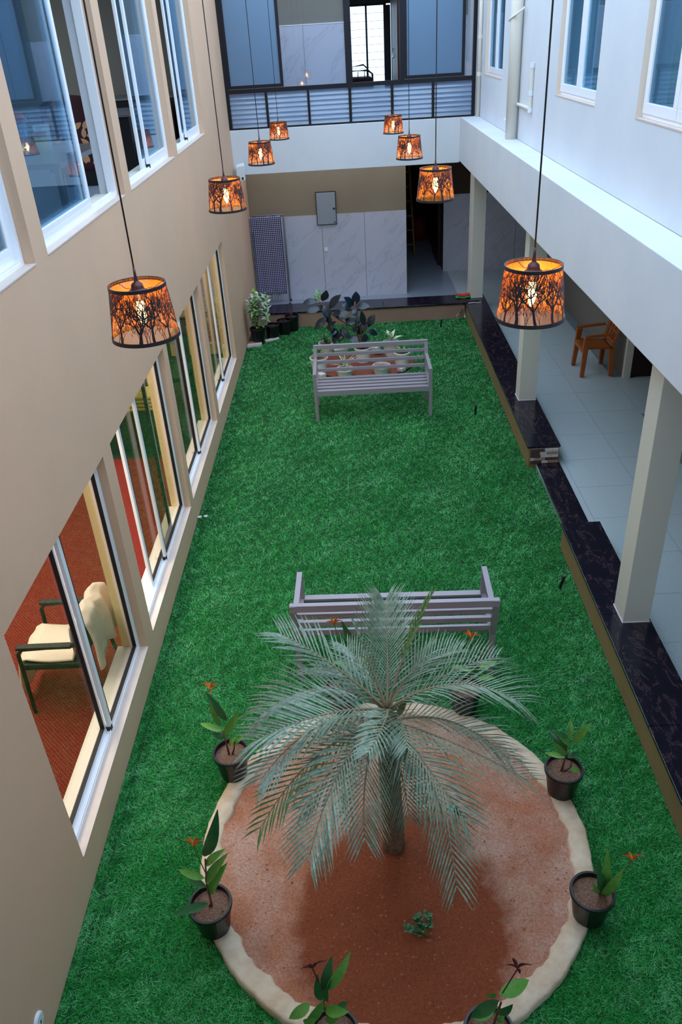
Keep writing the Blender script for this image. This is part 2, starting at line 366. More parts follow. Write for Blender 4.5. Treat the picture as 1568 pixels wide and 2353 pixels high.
mat('brick_pale', (214, 208, 200), .5, noise=(30, (190, 180, 172), .8)); mat('mortar', (120, 110, 104), .8)

# ================================================================ STRUCTURE
XL = -1.75
def holed_wall_x(name, xf, xb, ylim, zlim, holes, m, inner=None):
    """wall in the y-z plane between xf (courtyard face) and xb, with rectangular holes (y0,y1,z0,z1)"""
    ys = sorted({*ylim, *[h[0] for h in holes], *[h[1] for h in holes]}); zs = sorted({*zlim, *[h[2] for h in holes], *[h[3] for h in holes]})
    b = MB()
    def solid(i, j):
        if i < 0 or j < 0 or i >= len(ys)-1 or j >= len(zs)-1: return False
        cy = (ys[i]+ys[i+1])/2; cz = (zs[j]+zs[j+1])/2
        return not any(h[0] < cy < h[1] and h[2] < cz < h[3] for h in holes)
    for i in range(len(ys)-1):
        for j in range(len(zs)-1):
            if not solid(i, j): continue
            y0, y1, z0, z1 = ys[i], ys[i+1], zs[j], zs[j+1]
            for x, fl in ((xf, 1), (xb, -1)):
                q = [(x, y0, z0), (x, y1, z0), (x, y1, z1), (x, y0, z1)]
                if (fl > 0) != (xf > xb): q = q[::-1]
                b.add(q, [(0, 1, 2, 3)])
            if not solid(i-1, j): b.add([(xf, y0, z0), (xf, y0, z1), (xb, y0, z1), (xb, y0, z0)], [(0, 1, 2, 3)])
            if not solid(i+1, j): b.add([(xf, y1, z0), (xb, y1, z0), (xb, y1, z1), (xf, y1, z1)], [(0, 1, 2, 3)])
            if not solid(i, j-1): b.add([(xf, y0, z0), (xb, y0, z0), (xb, y1, z0), (xf, y1, z0)], [(0, 1, 2, 3)])
            if not solid(i, j+1): b.add([(xf, y0, z1), (xf, y1, z1), (xb, y1, z1), (xb, y0, z1)], [(0, 1, 2, 3)])
    o = b.build(name, m)
    bm = bmesh.new(); bm.from_mesh(o.data); bmesh.ops.remove_doubles(bm, verts=bm.verts, dist=1e-4); bmesh.ops.recalc_face_normals(bm, faces=bm.faces); bm.to_mesh(o.data); bm.free()
    return struct(o)
LOW = [(2.95, 4.835), (5.03, 7.01), (7.17, 9.13), (9.34, 11.37)]
UPP = [(2.52, 4.505), (4.72, 6.70), (6.91, 8.93), (9.12, 11.12)]
Z0, Z1, ZU0, ZU1 = .275, 1.995, 3.375, 5.15
holes = [(a, b_, Z0, Z1) for a, b_ in LOW] + [(a, b_, ZU0, ZU1) for a, b_ in UPP]
WL = holed_wall_x('wall_left', XL, -1.95, (-1.6, 15.07), (-.05, 5.6), holes, 'taupe_paint')
RU = [(4.99, 6.345), (7.405, 8.785), (11.755, 13.135)]
holed_wall_x('wall_right', 2.13, 2.34, (-1.6, 15.07), (3.17, 5.6), [(a, b_, 3.745, 5.15) for a, b_ in RU] + [(2.6, 3.95, 3.745, 5.15)], 'white_paint')
# near end of the courtyard, behind and under the camera
struct(B(-1.95, -1.8, -.05, 2.6, -1.6, 5.6).build('wall_near', 'white_paint'))
struct(B(-1.95, -1.6, 5.6, 2.6, 1.2, 5.75).build('ceiling', 'white_paint'), 'unseen roof slab added over the viewer to shade the near end')  # slab put in out of view to darken the near lawn and walls
struct(B(1.85, -1.6, 2.54, 2.13, 13.9, 3.17).build('right_beam', 'white_paint', bevel=.006), 'deep white concrete beam running along the right side of the courtyard')
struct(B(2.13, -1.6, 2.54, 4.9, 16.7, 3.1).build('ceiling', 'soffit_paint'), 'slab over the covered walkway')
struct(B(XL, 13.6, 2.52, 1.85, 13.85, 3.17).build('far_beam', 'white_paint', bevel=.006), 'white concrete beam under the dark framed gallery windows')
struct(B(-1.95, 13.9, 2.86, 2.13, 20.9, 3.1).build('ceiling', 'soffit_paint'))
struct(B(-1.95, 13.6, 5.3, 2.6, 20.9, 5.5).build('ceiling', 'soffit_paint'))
struct(B(-1.95, 13.62, 5.3, 2.34, 13.8, 5.6).build('wall_far', 'white_paint'))
# far wall behind the passage: painted upper half + marble dado of separate slabs
wf = struct(B(-1.95, 15.085, -.05, 1.10, 15.3, 2.86).build('wall_far', 'far_paint'))
for a, b_ in ((-1.75, -1.13), (-1.125, -.452), (-.445, .333), (.339, 1.10)):
    B(a, 15.07, .05, b_, 15.09, 1.57).build('marble_slab', 'marble', wf)
wf2 = struct(B(1.95, 16.52, -.05, 4.9, 16.7, 2.86).build('wall_far', 'brown_wall'))
for a, b_ in ((1.95, 2.72), (2.726, 3.4), (3.406, 3.72)):
    B(a, 16.5, .05, b_, 16.525, 1.545).build('marble_slab', 'marble', wf2)
struct(B(1.95, 16.7, -.05, 2.1, 20.9, 2.86).build('wall_corridor_right', 'brown_wall'))
struct(B(.95, 15.3, -.05, 1.10, 20.9, 2.86).build('wall_corridor_left', 'brown_wall'))
struct(B(.95, 20.9, -.05, 2.1, 21.0, 2.86).build('wall_corridor_end', 'brown_wall'))
# covered walkway (right wing): back walls
w = struct(B(3.78, 10.43, .0, 3.86, 16.5, 2.54).build('wall_walkway', 'grey_wall'))
w = struct(MB().box(3.86, 10.43, 0, 4.9, 10.6, 2.54).box(3.78, -1.6, 0, 3.86, 9.2, 2.54).box(3.86, 9.12, 0, 4.9, 9.2, 2.54).build('wall_walkway', 'grey_wall'))
struct(B(4.8, 9.2, 0, 4.9, 10.43, 2.54).build('wall_walkway', 'grey_wall'))
dr = struct(B(3.92, 10.40, .05, 4.70, 10.425, 2.1).build('door_1', 'dark_wood'))
B(3.86, 10.38, .05, 3.93, 10.43, 2.16).build('door_frame', 'dark_wood', dr); B(4.14, 10.385, .12, 4.17, 10.40, 2.0).build('door_rail', 'dark_wood', dr)
struct(B(3.765, 10.36, .05, 3.86, 10.43, 2.3).build('trim_1', 'pillar_paint'), 'cream door surround at the corner of the covered walkway')
# floors
struct(B(-1.95, -1.8, -.12, 2.1, 13.6, 0.0).build('floor', 'lawn_base'))
fl = struct(B(2.04, -1.6, -.12, 4.9, 16.52, .035).build('floor', 'grout'))
ti = 0
x_j = [2.365, 3.0, 3.635, 4.27]
first = None
for j in range(22):
    ya = 8.05-.635*8+.635*j; yb = ya+.635
    for i in range(-1, 2):
        xa = [1.73+.6, 2.365][0] if i < 0 else x_j[i]; xb = x_j[i+1] if i >= 0 else 2.365
        if i < 0: continue
        t = B(xa+.002, ya+.002, .03, min(xb, 3.78)-.002, yb-.002, .05)
        t.build('floor_tile', 'wing_tile', fl)
B(2.04, 2.0, .03, 2.363, 16.5, .05).build('edge_tile', 'wing_tile', fl)
B(3.637, 9.2, .03, 4.8, 10.43, .048).build('edge_tile', 'wing_tile', fl)
struct(B(-1.95, 14.0, -.12, 2.04, 20.9, .05).build('floor', 'passage_floor'))
struct(B(-1.95, 13.86, 3.1, 2.34, 17.2, 3.12).build('floor', 'passage_floor'))

# right kerb / parapets: slightly out of parallel with the left wall
def sk(y): return .0118*(y-8)
def skbox(b, x0, y0, z0, x1, y1, z1):
    return b.hexa([(x0+sk(y0), y0, z0), (x1+sk(y0), y0, z0), (x1+sk(y1), y1, z0), (x0+sk(y1), y1, z0),
                   (x0+sk(y0), y0, z1), (x1+sk(y0), y0, z1), (x1+sk(y1), y1, z1), (x0+sk(y1), y1, z1)])
def parapet(y0, y1, joints, label):
    p = struct(skbox(MB(), 1.953, y0+.01, -.02, 2.29, y1-.01, .255).build('parapet', 'ochre_paint'), label)
    ys = [y0]+joints+[y1]
    for a, b_ in zip(ys[:-1], ys[1:]):
        skbox(MB(), 1.932, a+.002, .255, 2.305, b_-.002, .28).build('granite_slab', 'granite', p, bevel=.004)
    return p
pf = parapet(7.98, 14.05, [9.42, 10.81, 12.3], 'low parapet with dark granite top from the brick faced end to the far corner')
pn = parapet(-1.6, 6.37, [.2, 1.4, 2.6, 3.79, 4.99], 'low parapet with dark granite top along the near right side')
th = struct(skbox(MB(), 2.06, 6.36, -.02, 2.29, 7.985, .045).build('threshold', 'ochre_paint'), 'step in the gap between the two low parapets')
skbox(MB(), 2.045, 6.365, .045, 2.305, 7.975, .07).build('granite_slab', 'granite', th, bevel=.003)
# brick facing on the end of the far parapet
bk = B(1.965, 7.972, .07, 2.28, 7.99, .255).build('mortar_bed', 'mortar', pf)
rows = [[(0, .10, 'd'), (.10, .16, 'd'), (.16, .245, 'w'), (.245, .315, 'w')], [(0, .105, 'd'), (.105, .185, 'w'), (.185, .315, 'm')], [(0, .115, 'd'), (.115, .24, 'w'), (.24, .315, 'w')],
        [(0, .045, 'w'), (.045, .17, 'm'), (.17, .315, 'd')], [(0, .13, 'd'), (.13, .20, 'w'), (.20, .315, 'm')]]
for r, row in enumerate(rows):
    zt = .252-r*.036
    for a, b_, c in row:
        B(1.965+a+.002, 7.962-random.random()*.004, zt-.034, 1.965+b_-.002, 7.974, zt).build('brick', {'d': 'brick_dark', 'm': 'brick_mid', 'w': 'brick_pale'}[c], pf)
# far ledge
lg = struct(B(XL, 13.55, -.02, 1.99, 14.0, .25).build('ledge', 'kerb_tan'), 'far low kerb wall with dark granite top')
for a, b_ in ((XL, -.58), (-.576, .585), (.589, 2.0)):
    B(a, 13.53, .25, b_, 14.03, .28).build('granite_slab', 'granite', lg, bevel=.004)
# pillars
for x0, y0, x1, y1, t in ((2.04, 4.87, 2.25, 5.10, 'white square pillar standing on the near granite parapet'),
                      (2.083, 9.27, 2.297, 9.49, 'white square pillar on the granite parapet beside the brick faced end'),
                      (2.125, 13.79, 2.335, 14.22, 'white square pillar at the far corner of the courtyard')):
    p = struct(B(x0, y0, .28, x1, y1, 2.56).build('pillar', 'pillar_paint', bevel=.004), t)
    B(x0-.006, y0-.006, .28, x1+.006, y1+.006, .287).build('grout_line', 'white_paint', p)

# ---------------------------------------------------------------- rooms behind the left wall
struct(B(-5.2, .2, -.1, -1.95, 8.75, -.0).build('floor', 'red_carpet'), 'red carpet dotted with small yellow spots')
struct(B(-5.2, 8.75, -.1, -1.95, 12.4, -.0).build('floor', 'dark_green_wood'))
struct(B(-5.3, .2, 0, -5.2, 12.4, 2.9).build('wall_room_back', 'cream_paint'))
struct(B(-5.2, 12.4, 0, -1.95, 12.5, 2.95).build('wall_room_end', 'cream_paint')); struct(B(-5.2, 12.4, 3.0, -1.95, 12.5, 5.6).build('wall_room_end', 'grey_wall'))
struct(B(-5.2, .1, 0, -1.95, .2, 5.6).build('wall_room_near', 'cream_paint'))
struct(B(-5.3, .1, 2.9, -1.95, 12.5, 3.0).build('ceiling', 'white_paint'))
struct(B(-5.3, .1, 3.0, -1.95, 12.5, 3.03).build('floor', 'passage_floor'))
struct(B(-5.3, .2, 3.03, -5.2, 12.4, 5.6).build('wall_room_back', 'grey_wall'))
struct(B(-5.2, 6.78, 3.03, -2.6, 6.86, 5.6).build('wall_room_partition', 'grey_wall')) if False else None
struct(B(-5.3, .1, 5.6, -1.95, 12.5, 5.7).build('ceiling', 'grey_wall'))
# rooms behind the right upper wall
struct(MB().box(2.34, -1.6, 3.1, 4.9, 15.07, 3.14).build('floor', 'passage_floor'))
struct(B(4.8, -1.6, 3.1, 4.9, 15.07, 5.6).build('wall_room_back', 'grey_wall'))
struct(B(2.34, -1.6, 5.6, 4.9, 15.07, 5.7).build('ceiling', 'grey_wall'))
struct(B(2.34, 15.07, 3.1, 4.9, 15.2, 5.7).build('wall_room_end', 'grey_wall'))
struct(B(2.34, -1.8, 3.1, 4.9, -1.6, 5.7).build('wall_room_near', 'grey_wall'))

# ---------------------------------------------------------------- windows
wn = 0
def frame_rect(b, xa, xb, y0, y1, z0, z1, t):
    b.box(xa, y0, z0, xb, y1, z0+t); b.box(xa, y0, z1-t, xb, y1, z1); b.box(xa, y0, z0+t, xb, y0+t, z1-t); b.box(xa, y1-t, z0+t, xb, y1, z1-t); return b
def sash(parent, x, y0, y1, z0, z1, gm, t=.045, d=.026, cap=None, gasket=True):
    if gm == 'glass_blue': gasket = False
    fb_ = frame_rect(MB(), x-d/2, x+d/2, y0, y1, z0, z1, t)
    if gm == 'glass_blue': fb_.box(x-d/2, y0+t, z0+t, x+d/2, y1-t, z0+t+.035)
    s = fb_.build('sash', 'white_aluminium', parent, bevel=.003)
    B(x-.003, y0+t-.004, z0+t-.004, x+.003, y1-t+.004, z1-t+.004).build('pane', gm, s)
    if gasket: frame_rect(MB(), x-d/2-.002, x+d/2+.002, y0+t-.002, y1-t+.002, z0+t-.002, z1-t+.002, .006).build('gasket', 'black_rubber', s)
    if cap: B(x-d/2-.004, y0-.006, z0-.004, x+d/2+.004, y0+.03, z0+.03).build('end_cap', 'black_rubber', s)
    return s
def left_window(y0, y1, z0, z1, gm, out_rng, in_rng):
    global wn; wn += 1
    w = struct(B(XL-.062, y0, z0, XL+.004, y1, z0+.008).build('window_%d' % wn, 'sill_stone'))
    f = MB()
    frame_rect(f, XL-.132, XL-.062, y0+.001, y1-.001, z0+.001, z1-.001, .028)
    f.box(XL-.10, y0+.03, z0+.029, XL-.096, y1-.03, z0+.045).box(XL-.07, y0+.03, z0+.029, XL-.066, y1-.03, z0+.045)
    f.build('window_frame', 'white_aluminium', w, bevel=.002)
    B(XL-.24, y0, z0+.003, XL-.133, y1, z0+.022).build('window_sill', 'inner_sill', w)
    for yy in (y0, y1-.006):   # cream reveal inside
        B(XL-.198, yy, z0+.022, XL-.133, yy+.006, z1).build('jamb_lining', 'cream_paint' if z0 < 1 else 'white_paint', w)
    sash(w, XL-.080, out_rng[0], out_rng[1], z0+.032, z1-.03, gm, cap=True)
    sash(w, XL-.114, in_rng[0], in_rng[1], z0+.032, z1-.03, gm, cap=False)
    return w
y = LOW
left_window(*LOW[0], Z0, Z1, 'glass_bronze', (3.93, 4.81), (2.975, 3.95))
left_window(*LOW[1], Z0, Z1, 'glass_bronze', (6.02, 6.985), (5.58, 6.56))
left_window(*LOW[2], Z0, Z1, 'glass_bronze', (8.17, 9.105), (7.195, 8.22))
left_window(*LOW[3], Z0, Z1, 'glass_bronze', (10.40, 11.345), (9.60, 10.62))
left_window(*UPP[0], ZU0, ZU1, 'glass_blue', (2.55, 3.55), (3.50, 4.48))
left_window(*UPP[1], ZU0, ZU1, 'glass_blue', (4.745, 5.98), (4.80, 5.93))
left_window(*UPP[2], ZU0, ZU1, 'glass_blue', (8.00, 8.905), (7.86, 8.80))
left_window(*UPP[3], ZU0, ZU1, 'glass_blue', (10.18, 11.095), (10.05, 10.98))
def right_window(y0, y1, z0, z1):
    global wn; wn += 1
    X = 2.13
    w = struct(B(X-.004, y0, z0, X+.06, y1, z0+.01).build('window_%d' % wn, 'sill_stone'))
    f = MB(); frame_rect(f, X+.045, X+.10, y0+.001, y1-.001, z0+.01, z1-.001, .03); f.build('window_frame', 'white_aluminium', w, bevel=.003)
    ym = (y0+y1)/2
    B(X-.002, y1-.004, z0+.01, X+.044, y1, z1).build('jamb_lining', 'beige_reveal', w)
    sash(w, X+.05, y0+.03, ym-.006, z0+.04, z1-.03, 'glass_right', t=.07, d=.035, gasket=False)
    sash(w, X+.05, ym+.006, y1-.03, z0+.04, z1-.03, 'glass_right', t=.07, d=.035, gasket=False)
    B(X+.062, ym-.02, z0+.04, X+.075, ym+.02, z1-.03).build('mullion', 'white_aluminium', w)
    # pale curtains hanging inside
    for ya, yb in ((y0+.03, y0+.26), (y1-.26, y1-.03)):
        cb = MB().grid(lambda a, c: (X+.26+.02*math.sin(a*22), ya+(yb-ya)*a, z0+.05+(z1-z0-.1)*c), 24, 2); cb.build('curtain', 'clear_blue', w, smooth=True)
    return w
for a, b_ in RU: right_window(a, b_, 3.745, 5.15)
right_window(2.6, 3.95, 3.745, 5.15)

# gallery screen on the far side, first floor
gs = struct(B(XL, 13.62, 3.17, 2.07, 13.70, 3.195).build('window_%d' % (wn+1), 'navy_metal'), 'dark framed gallery screen with sliding frosted panes over glass louvres')
f = MB(); Y0, Y1 = 13.62, 13.69
f.box(XL, Y0, 3.195, XL+.05, Y1, 5.3).box(2.02, Y0, 3.195, 2.07, Y1, 5.3).box(XL+.05, Y0, 3.665, 2.02, Y1, 3.725)
f.build('main_frame', 'navy_metal', gs)
B(.105, Y0, 3.725, .205, Y1, 5.3).build('post', 'navy_metal', gs); B(.925, Y0, 3.725, .985, Y1, 5.3).build('post', 'navy_metal', gs)
def panel(x0, x1, yy, gm):
    t = .045
    b = MB().box(x0, yy-.015, 3.73, x1, yy+.015, 3.73+t).box(x0, yy-.015, 3.73+t, x0+t, yy+.015, 5.28).box(x1-t, yy-.015, 3.73+t, x1, yy+.015, 5.28).box(x0+t, yy-.015, 5.24, x1-t, yy+.015, 5.28)
    s = b.build('sliding_panel', 'navy_metal', gs); B(x0+t-.003, yy-.003, 3.73+t-.003, x1-t+.003, yy+.003, 5.245).build('pane', gm, s)
panel(XL+.05, -.85, 13.645, 'glass_frost'); panel(.985, 1.90, 13.645, 'glass_frost')
B(-.85, 13.672, 3.727, .105, 13.678, 5.28).build('pane', 'glass_clear', gs)
B(1.90, 13.672, 3.727, 2.02, 13.678, 5.28).build('pane', 'glass_clear', gs)
lx = [XL+.05, -1.135, -.487, .151, .799, 1.427, 2.02]
for a in lx[1:-1]: B(a-.018, Y0, 3.195, a+.018, Y1, 3.665).build('mullion', 'navy_metal', gs)
random.seed(3)
for k in range(6):
    xa = lx[k]+(.018 if k else 0)+.004; xb = lx[k+1]-(.018 if k < 5 else 0)-.004
    for j in range(7):
        zc = 3.228+j*.066; an = math.radians(58+random.uniform(-6, 6)); dy = .038*math.cos(an); dz = .040*math.sin(an)
        MB().hexa([(xa, 13.655-dy-.002, zc-dz), (xb, 13.655-dy-.002, zc-dz), (xb, 13.655+dy-.002, zc+dz), (xa, 13.655+dy-.002, zc+dz),
                   (xa, 13.655-dy+.002, zc-dz+.003), (xb, 13.655-dy+.002, zc-dz+.003), (xb, 13.655+dy+.002, zc+dz+.003), (xa, 13.655+dy+.002, zc+dz+.003)]).build('louvre_blade', 'glass_louvre', gs)
# gallery back wall with marble dado and open doorway
gw = struct(MB().box(-1.95, 15.085, 3.12, .13, 15.25, 5.3).box(1.02, 15.085, 3.12, 2.34, 15.25, 5.3).box(.13, 15.085, 5.05, 1.02, 15.25, 5.3).build('wall_gallery', 'grey_wall'))
for a, b_ in ((-1.75, -.56), (-.555, .12), (1.08, 2.34)):
    B(a, 15.07, 3.12, b_, 15.09, 4.52).build('marble_slab', 'marble', gw)
B(-1.75, 15.065, 4.52, .12, 15.095, 4.535).build('trim_strip', 'white_plastic', gw)
df = struct(MB().box(.12, 15.05, 3.12, .17, 15.26, 5.08).box(.98, 15.05, 3.12, 1.06, 15.26, 5.08).box(.17, 15.05, 5.0, .98, 15.26, 5.08).build('door_2', 'dark_wood'))
lf = MB().hexa([(1.0, 15.26, 3.13), (1.04, 15.26, 3.13), (.97, 15.98, 3.13), (.93, 15.98, 3.13), (1.0, 15.26, 5.0), (1.04, 15.26, 5.0), (.97, 15.98, 5.0), (.93, 15.98, 5.0)]).build('door_leaf', 'dark_wood', df)
MB().tube([(.965, 15.75, 3.95), (.94, 15.74, 3.97), (.94, 15.74, 4.10), (.965, 15.75, 4.12)], .008, 6).build('door_handle', 'chrome', lf)
# room behind and its bright window
struct(MB().box(-1.0, 17.0, 3.1, .22, 17.1, 5.3).box(1.19, 17.0, 3.1, 2.34, 17.1, 5.3).box(.22, 17.0, 3.1, 1.19, 17.1, 3.40).box(.22, 17.0, 4.79, 1.19, 17.1, 5.3).build('wall_bedroom', 'dark_wood'))
struct(B(-1.0, 15.25, 3.1, -.9, 17.0, 5.3).build('wall_bedroom', 'grey_wall')); struct(B(2.24, 15.25, 3.1, 2.34, 17.0, 5.3).build('wall_bedroom', 'grey_wall'))
bw = struct(MB().box(.20, 16.97, 3.38, .245, 17.03, 4.81).box(.86, 16.97, 3.38, .91, 17.03, 4.81).box(.245, 16.97, 4.77, .86, 17.03, 4.81).box(.245, 16.97, 3.38, .86, 17.03, 3.42).box(.525, 16.97, 3.42, .56, 17.03, 4.77).box(.91, 16.97, 3.38, 1.19, 17.03, 3.42).build('window_%d' % (wn+2), 'navy_metal'))
for j in range(11):
    z = 3.42+j*.1235
    for a, b_ in ((.247, .523), (.562, .858)): B(a, 16.995, z+.004, b_, 17.001, z+.1195).build('pane', 'glass_back', bw)
    B(.245, 16.99, z-.003, .86, 17.005, z+.003).build('glazing_bar', 'navy_metal', bw)
    B(.99, 16.99, z-.003, 1.19, 17.005, z+.003).build('glazing_bar', 'navy_metal', bw)
B(.91, 16.97, 3.42, .985, 17.03, 4.77).build('window_post', 'navy_metal', bw)
bed = thing('metal_bed', 'black tubular metal bed end seen through the open gallery doorway', 'bed', (.4, 16.2, 3.12))
MB().tube([(.1, 16.2, 3.12), (.1, 16.2, 3.74), (.14, 16.2, 3.78), (.52, 16.2, 3.78), (.60, 16.2, 3.72), (.60, 16.2, 3.12)], .018, 8).build('head_rail', 'black_rubber', bed)
MB().tube([(.1, 16.5, 3.12), (.1, 16.5, 3.82), (.45, 16.5, 3.86), (.52, 16.5, 3.80), (.53, 16.5, 3.12)], .015, 8).build('rear_rail', 'black_rubber', bed)
for k in range(3): MB().tube([(.22+.12*k, 16.2, 3.14), (.22+.12*k, 16.2, 3.77)], .008, 6).build('bar', 'black_rubber', bed)
B(.1, 16.22, 3.35, .60, 16.9, 3.66).build('mattress', 'maroon_fabric', bed, bevel=.03)

# ================================================================ LAWN
def in_lawn(x, y):
    ok = (x > XL+.004) & (np.abs(x-XL-.07) > .006) & (y < 13.55) & (y > 1.0)
    xr = 1.953+.0118*(y-8); xr = np.where((y > 6.37) & (y < 7.98), 2.06+.0118*(y-8), xr)
    ok &= x < xr-.003
    ok &= ((x-.11)**2+(y-3.14)**2) > 1.195**2
    ok &= ~(((x-.16)/.78)**2+((y-11.5)/.55)**2 < 1)
    ok &= ~((x < -1.05+(13.55-y)*.0) & (y > 12.75) & ((x+1.75)+(13.55-y)*0 < .7) & ((y-12.75) > (x+1.75)*1.0))
    return ok
N = 3200000
yy = rng.uniform(1.0, 13.55, N); xx = rng.uniform(XL, 2.09, N)
dep = np.sqrt(yy**2*.75+ (4.4-0)**2*.6)
keep = rng.random(N) < np.clip((4.6/np.sqrt(yy**2+19))**2.2, .05, 1)*1.0
keep &= in_lawn(xx, yy); xx = xx[keep]; yy = yy[keep]; n = len(xx)
dist = np.sqrt(xx**2+yy**2+19)
def fld(x, y, s, seed):
    r = np.random.default_rng(seed); o = np.zeros_like(x)
    for k in range(7):
        a = r.uniform(0, 2*PI); fq = s*r.uniform(.6, 1.7); o += np.sin((x*math.cos(a)+y*math.sin(a))*fq+r.uniform(0, 6))
    return o/2.6
hgt = rng.uniform(.010, .021, n); wd = .0025*(dist/5)*rng.uniform(.7, 1.3, n)
ang = rng.uniform(0, 2*PI, n)
lx_ = fld(xx, yy, 9, 1)*.22+fld(xx, yy, 34, 2)*.3+rng.normal(0, .9, n); ly_ = fld(xx, yy, 9, 3)*.22+fld(xx, yy, 34, 4)*.3+rng.normal(0, .9, n)-.2
V = np.empty((n, 3, 3), np.float32)
cx, cy = np.cos(ang)*wd/2, np.sin(ang)*wd/2
V[:, 0] = np.stack([xx-cx, yy-cy, np.zeros(n)], 1); V[:, 1] = np.stack([xx+cx, yy+cy, np.zeros(n)], 1)
V[:, 2] = np.stack([np.clip(xx+lx_*hgt, XL+.003, None), yy+ly_*hgt, hgt], 1)
me = bpy.data.meshes.new('artificial_turf'); me.vertices.add(n*3); me.vertices.foreach_set('co', V.ravel())
me.loops.add(n*3); me.loops.foreach_set('vertex_index', np.arange(n*3, dtype=np.int32)); me.polygons.add(n)
me.polygons.foreach_set('loop_start', np.arange(0, n*3, 3, dtype=np.int32)); me.update(calc_edges=True)
shd = np.clip(.56+.09*fld(xx, yy, 7, 8)+.09*fld(xx, yy, 30, 9)+rng.normal(0, .22, n), 0, 1)
atr = me.attributes.new('shade', 'FLOAT', 'POINT'); atr.data.foreach_set('value', np.repeat(shd, 3).astype(np.float32))
me.materials.append(MATS['turf_fibre']); turf = bpy.data.objects.new('artificial_turf', me); col.objects.link(turf)
tag(turf, 'bright green artificial turf covering the courtyard floor', 'grass', kind='stuff')

# ================================================================ ROUND PALM BED
bedc = (.11, 3.14)
ring = thing('planting_bed', 'round bed of red soil with a chipped cream plaster rim around the palm', 'planter', (bedc[0], bedc[1], 0))
def ringfn(a, b_):
    th = a*2*PI; prof = [(1.205, 0), (1.203, .055), (1.19, .064), (1.10, .062), (1.085, .05), (1.08, 0)]
    r, z = prof[int(round(b_*5))]
    nz = .008*math.sin(th*23+1)+.006*math.sin(th*47)+.004*math.sin(th*91)
    rr = r+(nz*1.0 if r < 1.15 else nz*.35)
    return (bedc[0]+rr*math.cos(th), bedc[1]+rr*math.sin(th), z+.002*math.sin(th*31)*(z > .03))
MB().grid(ringfn, 240, 5).build('rim', 'ring_plaster', ring, smooth=True)
def soilfn(a, b_):
    th = a*2*PI; r = 1.10*b_; x = r*math.cos(th); y = r*math.sin(th)
    z = .040+.009*math.sin(x*5+1)*math.cos(y*4)+.005*math.sin(x*17+y*9)+.004*math.sin(y*23-x*11)+.02*math.exp(-(r/.3)**2)
    return (bedc[0]+x, bedc[1]+y, z)
MB().grid(soilfn, 96, 40).build('soil', 'red_soil', ring, smooth=True)
pb = MB(); random.seed(11)
def pebble(b, x, y, z, s):
    o = len(b.V); pts = [(0, 0, 1), (1, 0, 0), (0, 1, 0), (-1, 0, 0), (0, -1, 0), (0, 0, -1)]
    a = random.uniform(0, 6); ca, sa = math.cos(a), math.sin(a)
    for p in pts:
        q = [p[0]*s*random.uniform(.6, 1.3), p[1]*s*random.uniform(.6, 1.3), p[2]*s*.6]
        b.V.append((x+q[0]*ca-q[1]*sa, y+q[0]*sa+q[1]*ca, z+q[2]))
    for t in ((0,1,2),(0,2,3),(0,3,4),(0,4,1),(5,2,1),(5,3,2),(5,4,3),(5,1,4)): b.F.append(tuple(o+i for i in t))
for k in range(90):
    r = 1.0*math.sqrt(random.random()); th = random.uniform(0, 2*PI)
    pebble(pb, bedc[0]+r*math.cos(th), bedc[1]+r*math.sin(th), soilfn(th/2/PI, r/1.1)[2], random.uniform(.007, .013))
for k in range(2600):
    r = 1.06*math.sqrt(random.random()); th = random.uniform(0, 2*PI)
    x = r*math.cos(th); y = r*math.sin(th); s = random.choice([.002, .003, .003, .004, .007]) * random.uniform(.7, 1.2)
    z = soilfn(th/2/PI, r/1.1)[2]
    pebble(pb, bedc[0]+x, bedc[1]+y, z, s)
pe = pb.build('gravel', 'pebble', ring); pe['kind'] = 'stuff'

